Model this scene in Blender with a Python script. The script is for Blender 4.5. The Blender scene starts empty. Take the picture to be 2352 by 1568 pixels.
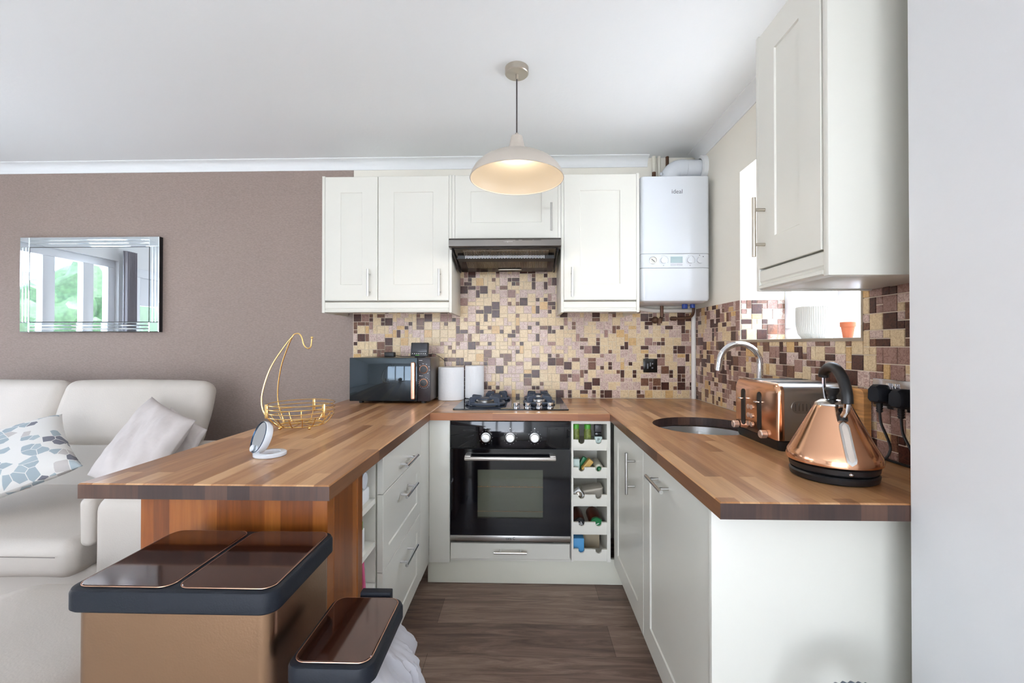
import bpy, bmesh, math, random
from mathutils import Vector, Matrix, noise
random.seed(7)
R = math.radians
PI = math.pi
S = bpy.context.scene
C = S.collection

# ------------------------------------------------------------------ camera
cam_d = bpy.data.cameras.new('camera'); cam = bpy.data.objects.new('camera', cam_d); C.objects.link(cam)
cam_d.sensor_width = 36.0; cam_d.lens = 36.0*1010/2352; cam_d.clip_start = 0.05
cam.location = (0, 0, 1.215); cam.rotation_euler = (R(90.41), 0, R(1.58))
S.camera = cam
# ------------------------------------------------------------------ view, world, daylight
S.view_settings.view_transform = 'Standard'; S.view_settings.look = 'None'
S.view_settings.gamma = 1.0; S.view_settings.use_curve_mapping = False
S.view_settings.exposure = -0.30
W = bpy.data.worlds.new('sky'); S.world = W; W.use_nodes = True
wn = W.node_tree.nodes; wl = W.node_tree.links; bg = wn['Background']
SKY = 13.0
tc = wn.new('ShaderNodeTexCoord'); sx = wn.new('ShaderNodeSeparateXYZ'); rmp = wn.new('ShaderNodeValToRGB')
wl.new(tc.outputs['Generated'], sx.inputs[0]); wl.new(sx.outputs['Z'], rmp.inputs[0]); wl.new(rmp.outputs[0], bg.inputs[0])
rmp.color_ramp.elements[0].position = 0.0; rmp.color_ramp.elements[0].color = (0.84, 0.92, 1.0, 1)
rmp.color_ramp.elements[1].position = 0.7; rmp.color_ramp.elements[1].color = (0.62, 0.78, 1.0, 1)
bg.inputs[1].default_value = SKY
def portal(loc, rot, sx_, sy_):
    d = bpy.data.lights.new('daylight_portal', 'AREA'); d.shape = 'RECTANGLE'; d.size = sx_; d.size_y = sy_
    d.cycles.is_portal = True
    o = bpy.data.objects.new('daylight_portal', d); C.objects.link(o); o.location = loc; o.rotation_euler = rot
portal((1.36, 1.82, 1.66), (0, R(90), 0), 0.86, 0.80)          # kitchen window, faces -X
portal((-4.13, 1.74, 1.02), (0, R(-90), 0), 2.04, 0.92)         # patio glazing, faces +X
portal((-0.9, -3.13, 1.10), (R(90), 0, 0), 2.8, 2.1)            # rear glazing, faces +Y
sun_d = bpy.data.lights.new('sun', 'SUN'); sun_d.energy = 34; sun_d.angle = R(0.6); sun_d.color = (0.98, 0.98, 1.0)
sun = bpy.data.objects.new('sun', sun_d); C.objects.link(sun); sun.rotation_euler = Vector((-0.25, 0.35, -1.0)).to_track_quat('-Z', 'Y').to_euler()

# ------------------------------------------------------------------ materials
def lin(c):
    return tuple(((v/255)/12.92 if v/255 <= 0.04045 else ((v/255+0.055)/1.055)**2.4) for v in c) + (1.0,)
MATS = {}
def mat(name, col, rough=0.5, metal=0.0, spec=None, bump=0.0, bscale=50.0, bstretch=(1, 1, 1), coat=0.0, var=0.0, vscale=8.0, vstretch=(1, 1, 1), emit=0.0, trans=0.0, sss=0.0):
    m = bpy.data.materials.new(name); m.use_nodes = True; MATS[name] = m
    nt = m.node_tree; n = nt.nodes; l = nt.links; b = n['Principled BSDF']
    b.inputs['Base Color'].default_value = lin(col); b.inputs['Roughness'].default_value = rough; b.inputs['Metallic'].default_value = metal
    if spec is not None: b.inputs['Specular IOR Level'].default_value = spec
    if coat: b.inputs['Coat Weight'].default_value = coat; b.inputs['Coat Roughness'].default_value = 0.06
    if trans: b.inputs['Transmission Weight'].default_value = trans
    if emit: b.inputs['Emission Color'].default_value = lin(col); b.inputs['Emission Strength'].default_value = emit
    if var or bump:
        t = n.new('ShaderNodeTexCoord')
    if var:
        mp = n.new('ShaderNodeMapping'); mp.inputs['Scale'].default_value = vstretch
        ns = n.new('ShaderNodeTexNoise'); ns.inputs['Scale'].default_value = vscale; ns.inputs['Detail'].default_value = 6
        cr = n.new('ShaderNodeValToRGB'); c = lin(col)
        cr.color_ramp.elements[0].position = 0.3; cr.color_ramp.elements[1].position = 0.7
        cr.color_ramp.elements[0].color = tuple(v*(1-var) for v in c[:3])+(1,); cr.color_ramp.elements[1].color = tuple(min(1, v*(1+var)) for v in c[:3])+(1,)
        l.new(t.outputs['Object'], mp.inputs[0]); l.new(mp.outputs[0], ns.inputs['Vector']); l.new(ns.outputs['Fac'], cr.inputs[0]); l.new(cr.outputs[0], b.inputs['Base Color'])
    if bump:
        mp = n.new('ShaderNodeMapping'); mp.inputs['Scale'].default_value = bstretch
        ns = n.new('ShaderNodeTexNoise'); ns.inputs['Scale'].default_value = bscale; ns.inputs['Detail'].default_value = 3
        bp = n.new('ShaderNodeBump'); bp.inputs['Strength'].default_value = bump; bp.inputs['Distance'].default_value = 0.002
        l.new(t.outputs['Object'], mp.inputs[0]); l.new(mp.outputs[0], ns.inputs['Vector']); l.new(ns.outputs['Fac'], bp.inputs['Height']); l.new(bp.outputs[0], b.inputs['Normal'])
    return m
ceil_m = mat('ceiling_paint', (243, 243, 241), 0.8, bump=0.25, bscale=60)
cream_m = mat('cream_wall_paint', (242, 236, 222), 0.7, bump=0.15, bscale=80)
white_wall = mat('white_wall_paint', (236, 236, 236), 0.7, bump=0.2, bscale=60)
coving_m = mat('white_coving', (240, 240, 238), 0.6)
paper_m = mat('brown_textured_wallpaper', (150, 132, 123), 0.5, bump=1.0, bscale=160, bstretch=(0.55, 1, 1.5), var=0.12, vscale=140, vstretch=(0.5, 1, 1.4))
cab_m = mat('white_cabinet_foil', (224, 221, 210), 0.33, bump=0.05, bscale=120, bstretch=(1, 1, 0.1))
cab_in = mat('white_melamine', (236, 232, 220), 0.5)
plinth_m = mat('plinth_cream', (236, 233, 216), 0.4)
steel_m = mat('brushed_steel', (200, 198, 194), 0.3, 1.0, bump=0.1, bscale=200, bstretch=(0.05, 1, 1))
chrome_m = mat('chrome', (225, 226, 230), 0.08, 1.0)
nickel_m = mat('satin_nickel', (190, 182, 170), 0.32, 1.0)
black_gl = mat('black_gloss_glass', (9, 10, 15), 0.06, 0.0, spec=0.6)
black_pl = mat('black_plastic', (18, 18, 20), 0.4)
dark_navy = mat('dark_slate_plastic', (24, 28, 36), 0.5, spec=0.25, bump=0.15, bscale=300)
iron_m = mat('cast_iron', (70, 78, 92), 0.45)
white_pl = mat('white_gloss_plastic', (224, 227, 231), 0.18)
white_m = mat('white_plain', (240, 240, 238), 0.5)
upvc_m = mat('white_upvc', (240, 242, 246), 0.25)
copper_m = mat('copper_gloss', (228, 174, 138), 0.16, 1.0, coat=0.4)
bronze_m = mat('bronze_satin_steel', (148, 118, 94), 0.30, 1.0, bump=0.12, bscale=250)
bronze_lid = mat('dark_bronze_gloss', (76, 44, 33), 0.08, 0.75, coat=0.6, var=0.12, vscale=30)
gold_m = mat('gold_wire', (226, 190, 126), 0.25, 1.0)
rose_m = mat('rose_gold_brushed', (224, 176, 150), 0.3, 1.0, var=0.15, vscale=40)
mirror_m = mat('mirror_silver', (235, 240, 242), 0.01, 1.0)
mirror_edge = mat('bevelled_mirror_strip', (225, 233, 236), 0.03, 1.0)
grout_m = mat('tile_grout', (236, 222, 200), 0.8)
sofa_m = mat('pale_grey_leather', (196, 187, 177), 0.55, bump=0.25, bscale=160, var=0.03, vscale=5)
seam_m = mat('sofa_seam', (120, 112, 106), 0.8)
velvet_m = mat('grey_velvet', (206, 197, 193), 0.85, bump=0.3, bscale=60, var=0.06, vscale=10)
paper_w = mat('paper_roll_white', (244, 244, 244), 0.8, bump=0.4, bscale=90)
terra_m = mat('terracotta', (206, 116, 78), 0.7)
screen_m = mat('grey_screen', (60, 62, 68), 0.15)
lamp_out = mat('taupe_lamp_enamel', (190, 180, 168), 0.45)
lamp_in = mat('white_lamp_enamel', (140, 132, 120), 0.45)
cable_m = mat('grey_flex', (72, 66, 64), 0.6)
copper_pipe = mat('aged_copper_pipe', (92, 64, 48), 0.5, 0.4, var=0.3, vscale=40)
boilerpipe_w = mat('painted_pipe', (232, 226, 210), 0.5)
lcd_m = mat('lcd_grey_green', (176, 196, 198), 0.2)
mark_grey = mat('print_grey', (120, 122, 126), 0.5)
mark_white = mat('print_white', (225, 225, 225), 0.5)
mark_black = mat('print_black', (30, 30, 32), 0.5)
green_m = mat('green_lid', (92, 178, 60), 0.4)
dkgreen_m = mat('dark_green_plastic', (24, 122, 66), 0.35)
herb_m = mat('jar_herbs', (120, 130, 62), 0.5, var=0.6, vscale=60)
spice_m = mat('jar_sauce', (96, 44, 28), 0.3, var=0.3, vscale=40)
blue_m = mat('blue_carton', (86, 160, 212), 0.5)
teal_m = mat('pale_teal_carton', (200, 216, 208), 0.5)
yellow_m = mat('yellow_carton', (214, 172, 92), 0.5)
beige_m = mat('kraft_card', (176, 160, 134), 0.7)
pink_m = mat('pink_packet', (214, 92, 134), 0.4)
dome_m = mat('steel_lid', (190, 178, 164), 0.25, 0.9)
wood_board = mat('chopping_board_wood', (206, 150, 92), 0.45, var=0.25, vscale=14, vstretch=(1, 1, 8))
bulb_m = mat('lit_bulb', (255, 214, 150), 0.5, emit=9.0)
hedge_m = mat('hedge_leaves', (58, 84, 50), 0.7, var=0.4, vscale=20)
paving_m = mat('pale_paving', (206, 204, 200), 0.8, var=0.1, vscale=3)
brick_m = mat('red_brick_wall', (178, 120, 96), 0.8, var=0.2, vscale=12)
curtain_m = mat('grey_curtain', (170, 166, 172), 0.8)
dot_m = mat('perforated_bright_dots', (225, 225, 222), 0.3, 0.4)
ovenpane_m = mat('oven_enamel_grey', (140, 136, 128), 0.5, 0.2, bump=0.1)
hose_m = mat('grey_hose_rubber', (104, 112, 124), 0.5)
straw_m = mat('grey_gauge', (196, 184, 172), 0.25)

def glass_mat(name, tint, fac=0.10, rough=0.02):
    m = bpy.data.materials.new(name); m.use_nodes = True; nt = m.node_tree; n = nt.nodes; l = nt.links
    n.remove(n['Principled BSDF'])
    tr = n.new('ShaderNodeBsdfTransparent'); tr.inputs[0].default_value = tint
    gl = n.new('ShaderNodeBsdfGlossy'); gl.inputs['Roughness'].default_value = rough; gl.inputs[0].default_value = (1, 1, 1, 1)
    lw = n.new('ShaderNodeFresnel'); lw.inputs[0].default_value = 1.45
    mx = n.new('ShaderNodeMixShader'); ge = n.new('ShaderNodeNewGeometry'); ib = n.new('ShaderNodeMath'); ib.operation = 'SUBTRACT'; ib.inputs[0].default_value = 1.0; l.new(ge.outputs['Backfacing'], ib.inputs[1])
    ml = n.new('ShaderNodeMath'); ml.operation = 'MULTIPLY'; l.new(lw.outputs[0], ml.inputs[0]); l.new(ib.outputs[0], ml.inputs[1]); l.new(ml.outputs[0], mx.inputs[0]); l.new(tr.outputs[0], mx.inputs[1]); l.new(gl.outputs[0], mx.inputs[2])
    l.new(mx.outputs[0], n['Material Output'].inputs[0]); return m
glass_m = glass_mat('window_glass', (0.975, 0.97, 0.98, 1))
clear_m = glass_mat('clear_plastic', (0.75, 0.76, 0.72, 1))
smoke_m = glass_mat('smoked_glass', (0.30, 0.32, 0.34, 1))

def bag_mat():
    m = bpy.data.materials.new('thin_white_polythene'); m.use_nodes = True; nt = m.node_tree; n = nt.nodes; l = nt.links
    b = n['Principled BSDF']; b.inputs['Base Color'].default_value = lin((232, 232, 238)); b.inputs['Roughness'].default_value = 0.3
    tr = n.new('ShaderNodeBsdfTransparent'); tl = n.new('ShaderNodeBsdfTranslucent'); tl.inputs[0].default_value = (0.85, 0.85, 0.88, 1)
    m1 = n.new('ShaderNodeMixShader'); m1.inputs[0].default_value = 0.35; m2 = n.new('ShaderNodeMixShader'); m2.inputs[0].default_value = 0.22
    l.new(b.outputs[0], m1.inputs[1]); l.new(tl.outputs[0], m1.inputs[2]); l.new(m1.outputs[0], m2.inputs[1]); l.new(tr.outputs[0], m2.inputs[2])
    l.new(m2.outputs[0], n['Material Output'].inputs[0]); return m
bag_m = bag_mat()

def stave_mat(name, axes, c1, c2, c3, rough=0.3, sw=0.042, sl=0.42, coat=0.15, contrast=0.35):
    """solid timber staves; axes = (grain axis, across axis)"""
    m = bpy.data.materials.new(name); m.use_nodes = True; nt = m.node_tree; n = nt.nodes; l = nt.links; b = n['Principled BSDF']
    t = n.new('ShaderNodeTexCoord'); sp = n.new('ShaderNodeSeparateXYZ'); cb = n.new('ShaderNodeCombineXYZ')
    l.new(t.outputs['Object'], sp.inputs[0])
    l.new(sp.outputs[axes[0]], cb.inputs[0]); l.new(sp.outputs[axes[1]], cb.inputs[1])
    def brick(w, h, off):
        br = n.new('ShaderNodeTexBrick'); br.offset = off; br.offset_frequency = 2; br.inputs['Scale'].default_value = 1
        br.inputs['Mortar Size'].default_value = 0.0; br.inputs['Brick Width'].default_value = w; br.inputs['Row Height'].default_value = h
        br.inputs['Color1'].default_value = (0, 0, 0, 1); br.inputs['Color2'].default_value = (1, 1, 1, 1); br.inputs['Bias'].default_value = 0
        l.new(cb.outputs[0], br.inputs['Vector']); return br
    b1 = brick(sl, sw, 0.37); 
    g = n.new('ShaderNodeMapping'); g.inputs['Scale'].default_value = (2.2, 30, 30)
    l.new(cb.outputs[0], g.inputs[0])
    ns = n.new('ShaderNodeTexNoise'); ns.inputs['Scale'].default_value = 1.0; ns.inputs['Detail'].default_value = 8; ns.inputs['Roughness'].default_value = 0.65; ns.inputs['Distortion'].default_value = 0.4
    l.new(g.outputs[0], ns.inputs['Vector'])
    g2 = n.new('ShaderNodeMapping'); g2.inputs['Scale'].default_value = (8, 160, 160); l.new(cb.outputs[0], g2.inputs[0])
    n2 = n.new('ShaderNodeTexNoise'); n2.inputs['Scale'].default_value = 1.0; n2.inputs['Detail'].default_value = 3; l.new(g2.outputs[0], n2.inputs['Vector'])
    a = n.new('ShaderNodeMath'); a.operation = 'MULTIPLY'; a.inputs[1].default_value = 0.42; l.new(b1.outputs['Color'], a.inputs[0])
    a2 = n.new('ShaderNodeMath'); a2.operation = 'MULTIPLY_ADD'; a2.inputs[1].default_value = contrast*1.6; l.new(ns.outputs['Fac'], a2.inputs[0]); l.new(a.outputs[0], a2.inputs[2])
    a3 = n.new('ShaderNodeMath'); a3.operation = 'MULTIPLY_ADD'; a3.inputs[1].default_value = 0.22; l.new(n2.outputs['Fac'], a3.inputs[0]); l.new(a2.outputs[0], a3.inputs[2])
    cr = n.new('ShaderNodeValToRGB'); e = cr.color_ramp.elements
    e[0].position = 0.22; e[0].color = lin(c1); e[1].position = 0.85; e[1].color = lin(c3); x = e.new(0.52); x.color = lin(c2)
    l.new(a3.outputs[0], cr.inputs[0]); l.new(cr.outputs[0], b.inputs['Base Color'])
    b.inputs['Roughness'].default_value = rough; b.inputs['Coat Weight'].default_value = coat; b.inputs['Coat Roughness'].default_value = 0.15
    bp = n.new('ShaderNodeBump'); bp.inputs['Strength'].default_value = 0.12; bp.inputs['Distance'].default_value = 0.001
    l.new(n2.outputs['Fac'], bp.inputs['Height']); l.new(bp.outputs[0], b.inputs['Normal'])
    return m
TOPC = ((112, 72, 42), (166, 116, 74), (208, 164, 118))
top_y = stave_mat('oak_worktop_staves_lengthwise', (1, 0), *TOPC)
top_x = stave_mat('oak_worktop_staves_crosswise', (0, 1), *TOPC)
edge_y = stave_mat('worktop_edge_lengthwise', (1, 2), (72, 46, 30), (102, 66, 42), (130, 88, 58), rough=0.4)
edge_x = stave_mat('worktop_edge_crosswise', (0, 2), (120, 68, 38), (158, 98, 58), (180, 118, 74), rough=0.4)
end_m = stave_mat('worktop_end_grain', (2, 0), (40, 27, 24), (60, 41, 35), (92, 64, 50), rough=0.45, sl=3.0, sw=0.055)
panel_m = stave_mat('breakfast_bar_panel_staves', (2, 0), (84, 40, 12), (132, 70, 22), (168, 100, 40), rough=0.35, sl=0.6, sw=0.04)
panel_side = stave_mat('breakfast_bar_side_staves', (2, 1), (84, 40, 12), (132, 70, 22), (168, 100, 40), rough=0.35, sl=0.6, sw=0.04)

def floor_mat():
    m = bpy.data.materials.new('dark_oak_laminate'); m.use_nodes = True; nt = m.node_tree; n = nt.nodes; l = nt.links; b = n['Principled BSDF']
    t = n.new('ShaderNodeTexCoord')
    br = n.new('ShaderNodeTexBrick'); br.offset = 0.41; br.inputs['Scale'].default_value = 1; br.inputs['Brick Width'].default_value = 1.25; br.inputs['Row Height'].default_value = 0.19
    br.inputs['Mortar Size'].default_value = 0.0012; br.inputs['Color1'].default_value = (0.25, 0.25, 0.25, 1); br.inputs['Color2'].default_value = (0.75, 0.75, 0.75, 1); br.inputs['Mortar'].default_value = (0, 0, 0, 1)
    off = n.new('ShaderNodeMapping'); off.inputs['Location'].default_value = (0.33, 0.07, 0); l.new(t.outputs['Object'], off.inputs[0]); l.new(off.outputs[0], br.inputs['Vector'])
    g = n.new('ShaderNodeMapping'); g.inputs['Scale'].default_value = (1.4, 16, 1); l.new(t.outputs['Object'], g.inputs[0])
    ns = n.new('ShaderNodeTexNoise'); ns.inputs['Scale'].default_value = 1.6; ns.inputs['Detail'].default_value = 9; ns.inputs['Roughness'].default_value = 0.68; ns.inputs['Distortion'].default_value = 1.2
    l.new(g.outputs[0], ns.inputs['Vector'])
    a = n.new('ShaderNodeMath'); a.operation = 'MULTIPLY'; a.inputs[1].default_value = 0.35; l.new(br.outputs['Color'], a.inputs[0])
    a2 = n.new('ShaderNodeMath'); a2.operation = 'MULTIPLY_ADD'; a2.inputs[1].default_value = 0.9; l.new(ns.outputs['Fac'], a2.inputs[0]); l.new(a.outputs[0], a2.inputs[2])
    cr = n.new('ShaderNodeValToRGB'); e = cr.color_ramp.elements
    e[0].position = 0.38; e[0].color = lin((70, 53, 45)); e[1].position = 0.88; e[1].color = lin((168, 146, 130)); x = e.new(0.6); x.color = lin((120, 97, 85))
    l.new(a2.outputs[0], cr.inputs[0]); l.new(cr.outputs[0], b.inputs['Base Color']); b.inputs['Roughness'].default_value = 0.42
    bp = n.new('ShaderNodeBump'); bp.inputs['Strength'].default_value = 0.2; bp.inputs['Distance'].default_value = 0.001; l.new(ns.outputs['Fac'], bp.inputs['Height']); l.new(bp.outputs[0], b.inputs['Normal'])
    return m
floor_m = floor_mat()

def tile_mat(name, c1, c2, rough=0.12):
    m = bpy.data.materials.new(name); m.use_nodes = True; nt = m.node_tree; n = nt.nodes; l = nt.links; b = n['Principled BSDF']
    t = n.new('ShaderNodeTexCoord'); ns = n.new('ShaderNodeTexNoise'); ns.inputs['Scale'].default_value = 95; ns.inputs['Detail'].default_value = 4; ns.inputs['Roughness'].default_value = 0.7; ns.inputs['Distortion'].default_value = 1.5
    l.new(t.outputs['Object'], ns.inputs['Vector']); cr = n.new('ShaderNodeValToRGB'); e = cr.color_ramp.elements
    e[0].position = 0.40; e[0].color = lin(c2); e[1].position = 0.56; e[1].color = lin(c1); l.new(ns.outputs['Fac'], cr.inputs[0]); l.new(cr.outputs[0], b.inputs['Base Color'])
    b.inputs['Roughness'].default_value = 0.28; b.inputs['Specular IOR Level'].default_value = 0.35; b.inputs['Coat Weight'].default_value = 0.12; b.inputs['Coat Roughness'].default_value = 0.08
    return m
TILES = [tile_mat('tile_cream', (230, 208, 170), (206, 178, 138)), tile_mat('tile_pearl', (222, 200, 188), (178, 146, 134)), tile_mat('tile_mauve', (170, 136, 124), (136, 100, 90)),
         tile_mat('tile_dark_brown', (88, 54, 44), (58, 34, 30)), tile_mat('tile_mid_brown', (130, 92, 72), (98, 64, 50)), tile_mat('tile_ochre', (220, 184, 130), (196, 156, 104))]
TW = [0.42, 0.26, 0.09, 0.13, 0.06, 0.04]; TWR = [0.22, 0.22, 0.22, 0.17, 0.12, 0.05]
def patt_mat():
    m = bpy.data.materials.new('geometric_cushion_print'); m.use_nodes = True; nt = m.node_tree; n = nt.nodes; l = nt.links; b = n['Principled BSDF']
    t = n.new('ShaderNodeTexCoord'); v = n.new('ShaderNodeTexVoronoi'); v.inputs['Scale'].default_value = 12; v.voronoi_dimensions = '2D'; v.inputs['Randomness'].default_value = 0.8
    l.new(t.outputs['UV'], v.inputs['Vector'])
    sp = n.new('ShaderNodeSeparateXYZ'); l.new(v.outputs['Color'], sp.inputs[0])
    cr = n.new('ShaderNodeValToRGB'); cr.color_ramp.interpolation = 'CONSTANT'; e = cr.color_ramp.elements
    W_ = (232, 229, 224); e[0].position = 0; e[0].color = lin(W_); e[1].position = 0.36; e[1].color = lin((166, 178, 184))
    for p, c in ((0.50, W_), (0.58, (122, 122, 132)), (0.68, (200, 194, 190)), (0.80, W_), (0.88, (176, 188, 192))):
        x = e.new(p); x.color = lin(c)
    l.new(sp.outputs[0], cr.inputs[0])
    v2 = n.new('ShaderNodeTexVoronoi'); v2.inputs['Scale'].default_value = 12; v2.voronoi_dimensions = '2D'; v2.inputs['Randomness'].default_value = 0.8; v2.feature = 'DISTANCE_TO_EDGE'; l.new(t.outputs['UV'], v2.inputs['Vector'])
    g = n.new('ShaderNodeMath'); g.operation = 'GREATER_THAN'; g.inputs[1].default_value = 0.035; l.new(v2.outputs['Distance'], g.inputs[0])
    mx = n.new('ShaderNodeMix'); mx.data_type = 'RGBA'; mx.inputs[6].default_value = lin(W_); l.new(g.outputs[0], mx.inputs[0]); l.new(cr.outputs[0], mx.inputs[7])
    l.new(mx.outputs[2], b.inputs['Base Color']); b.inputs['Roughness'].default_value = 0.85; return m
patt_m = patt_mat()

# ------------------------------------------------------------------ building helpers
def tag(o, label=None, cat=None, group=None, kind=None):
    if label: o['label'] = label
    if cat: o['category'] = cat
    if group: o['group'] = group
    if kind: o['kind'] = kind
    return o
def thing(name, label, cat, loc=(0, 0, 0), group=None, kind=None):
    o = bpy.data.objects.new(name, None); C.objects.link(o); o.empty_display_size = 0.05; o.location = loc
    return tag(o, label, cat, group, kind)
def rootloc(o):
    v = Vector((0, 0, 0))
    while o is not None: v += Vector(o.location); o = o.parent
    return v
FY = Matrix.Identity(4)                                             # front faces -Y (seen from the camera)
def frame(origin, face):
    """local x = viewer's right, y = into the unit, z = up"""
    if face == '-Y': m = Matrix(((1, 0, 0), (0, 1, 0), (0, 0, 1)))
    if face == '-X': m = Matrix(((0, 1, 0), (-1, 0, 0), (0, 0, 1)))
    if face == '+X': m = Matrix(((0, -1, 0), (1, 0, 0), (0, 0, 1)))
    return Matrix.Translation(origin) @ m.to_4x4()
class MB:
    def __init__(s, T=None): s.bm = bmesh.new(); s.T = T or Matrix.Identity(4); s.mi = 0
    def v(s, p): return s.bm.verts.new(s.T @ Vector(p))
    def f(s, vs, mi=None):
        try: fa = s.bm.faces.new(vs)
        except ValueError: return None
        fa.material_index = s.mi if mi is None else mi; return fa
    def loft(s, loops, cap0=True, cap1=True, closed=True, mi=None):
        vl = [[s.v(p) for p in lp] for lp in loops]
        for a, b in zip(vl[:-1], vl[1:]):
            n = len(a)
            for i in range(n if closed else n-1): s.f((a[i], a[(i+1) % n], b[(i+1) % n], b[i]), mi)
        if cap0: s.f(list(reversed(vl[0])), mi)
        if cap1: s.f(vl[-1], mi)
        return vl
    def box(s, x0, x1, y0, y1, z0, z1, bev=0.0, seg=2, mi=None):
        b = bmesh.new(); bmesh.ops.create_cube(b, size=1)
        for v in b.verts: v.co = Vector(((x0+x1)/2+v.co.x*(x1-x0), (y0+y1)/2+v.co.y*(y1-y0), (z0+z1)/2+v.co.z*(z1-z0)))
        if bev: bmesh.ops.bevel(b, geom=list(b.edges), offset=min(bev, 0.49*min(abs(x1-x0), abs(y1-y0), abs(z1-z0))), segments=seg, profile=0.5, affect='EDGES')
        mp = {v: s.v(v.co) for v in b.verts}
        for fa in b.faces: s.f([mp[v] for v in fa.verts], mi)
        b.free(); return s
    def cyl(s, p0, p1, r0, r1=None, n=20, mi=None, cap=True):
        r1 = r0 if r1 is None else r1; p0 = Vector(p0); p1 = Vector(p1); d = (p1-p0).normalized()
        a = d.orthogonal().normalized(); b = d.cross(a)
        s.loft([[p0+(a*math.cos(t)+b*math.sin(t))*r0 for t in [2*PI*i/n for i in range(n)]], [p1+(a*math.cos(t)+b*math.sin(t))*r1 for t in [2*PI*i/n for i in range(n)]]], cap, cap, mi=mi); return s
    def lathe(s, prof, c=(0, 0, 0), n=40, axis='Z', cap0=False, cap1=False, mi=None):
        c = Vector(c); loops = []
        for r, h in prof:
            lp = []
            for i in range(n):
                t = 2*PI*i/n; q = (r*math.cos(t), r*math.sin(t), h)
                if axis == 'X': q = (h, q[0], q[1])
                if axis == 'Y': q = (q[0], h, -q[1])
                lp.append(c+Vector(q))
            loops.append(lp)
        s.loft(loops, cap0, cap1, mi=mi); return s
    def tube(s, pts, r, n=8, closed=False, mi=None, taper=None):
        pts = [Vector(p) for p in pts]; m = len(pts); loops = []; up = None
        for i, p in enumerate(pts):
            a = pts[(i-1) % m] if (closed or i > 0) else p; b = pts[(i+1) % m] if (closed or i < m-1) else p
            d = (b-a).normalized()
            if up is None: up = d.orthogonal().normalized()
            up = (up-d*up.dot(d)).normalized(); sd = d.cross(up); rr = r if taper is None else taper[i]
            loops.append([p+(up*math.cos(t)+sd*math.sin(t))*rr for t in [2*PI*j/n for j in range(n)]])
        if closed:
            vl = [[s.v(p) for p in lp] for lp in loops]
            for k in range(m):
                a, b = vl[k], vl[(k+1) % m]
                for i in range(n): s.f((a[i], a[(i+1) % n], b[(i+1) % n], b[i]), mi)
        else: s.loft(loops, True, True, mi=mi)
        return s
    def rr(s, x0, x1, y0, y1, rad, zs, n=6, mi=None):
        """rounded rectangle stack; zs = [(inset, z), ...]"""
        loops = []
        for ins, z in zs: loops.append(rrect(x0+ins, x1-ins, y0+ins, y1-ins, max(rad-ins, 0.001), z, n))
        s.loft(loops, mi=mi); return s
    def sphere(s, c, r, n=14, mi=None, sc=(1, 1, 1)):
        b = bmesh.new(); bmesh.ops.create_uvsphere(b, u_segments=n, v_segments=max(6, n//2), radius=r)
        mp = {v: s.v(Vector(c)+Vector((v.co.x*sc[0], v.co.y*sc[1], v.co.z*sc[2]))) for v in b.verts}
        for fa in b.faces: s.f([mp[v] for v in fa.verts], mi)
        b.free(); return s
    def prism(s, poly, z0, z1, bev=0.0, mi=None, plane='XY'):
        def P(a, b, h): return {'XY': (a, b, h), 'XZ': (a, h, b), 'YZ': (h, a, b)}[plane]
        s.loft([[P(a, b, z0) for a, b in poly], [P(a, b, z1) for a, b in poly]], mi=mi); return s
    def build(s, name, mats, parent=None, smooth=35, recalc=True):
        if recalc: bmesh.ops.recalc_face_normals(s.bm, faces=list(s.bm.faces))
        if not isinstance(mats, (list, tuple)): mats = [mats]
        if parent is not None: org = rootloc(parent)
        else:
            xs = [v.co for v in s.bm.verts]; org = Vector(((min(v.x for v in xs)+max(v.x for v in xs))/2, (min(v.y for v in xs)+max(v.y for v in xs))/2, min(v.z for v in xs)))
        for v in s.bm.verts: v.co -= org
        me = bpy.data.meshes.new(name); s.bm.to_mesh(me); s.bm.free()
        for m in mats: me.materials.append(m)
        if smooth:
            for p in me.polygons: p.use_smooth = True
            me.set_sharp_from_angle(angle=R(smooth))
        o = bpy.data.objects.new(name, me); C.objects.link(o)
        if parent is not None: o.parent = parent
        else: o.location = org
        return o
def rrect(x0, x1, y0, y1, rad, z, n=6):
    pts = []
    for cx_, cy_, a0 in ((x1-rad, y1-rad, 0), (x0+rad, y1-rad, PI/2), (x0+rad, y0+rad, PI), (x1-rad, y0+rad, 1.5*PI)):
        for i in range(n+1):
            a = a0+PI/2*i/n; pts.append((cx_+rad*math.cos(a), cy_+rad*math.sin(a), z))
    return pts
def struct(name, mb, m, parent=None, **k):
    o = mb.build(name, m, parent, **k)
    if parent is None: o['kind'] = 'structure'
    return o
def text(name, body, T, size, m, parent, depth=0.0006, align='CENTER'):
    """lettering in local XZ plane of frame T (x right, z up, y into surface)"""
    cu = bpy.data.curves.new(name, 'FONT'); cu.body = body; cu.size = size; cu.extrude = depth; cu.align_x = align; cu.align_y = 'CENTER'; cu.resolution_u = 3
    tmp = bpy.data.objects.new('tmp_text', cu); C.objects.link(tmp); bpy.context.view_layer.update()
    dg = bpy.context.evaluated_depsgraph_get(); me = bpy.data.meshes.new_from_object(tmp.evaluated_get(dg)); bpy.data.objects.remove(tmp)
    org = rootloc(parent); X = T @ Matrix.Rotation(R(90), 4, 'X')
    me.transform(Matrix.Translation(-org) @ X); me.materials.clear(); me.materials.append(m); me.name = name
    o = bpy.data.objects.new(name, me); C.objects.link(o); o.parent = parent; return o
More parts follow.
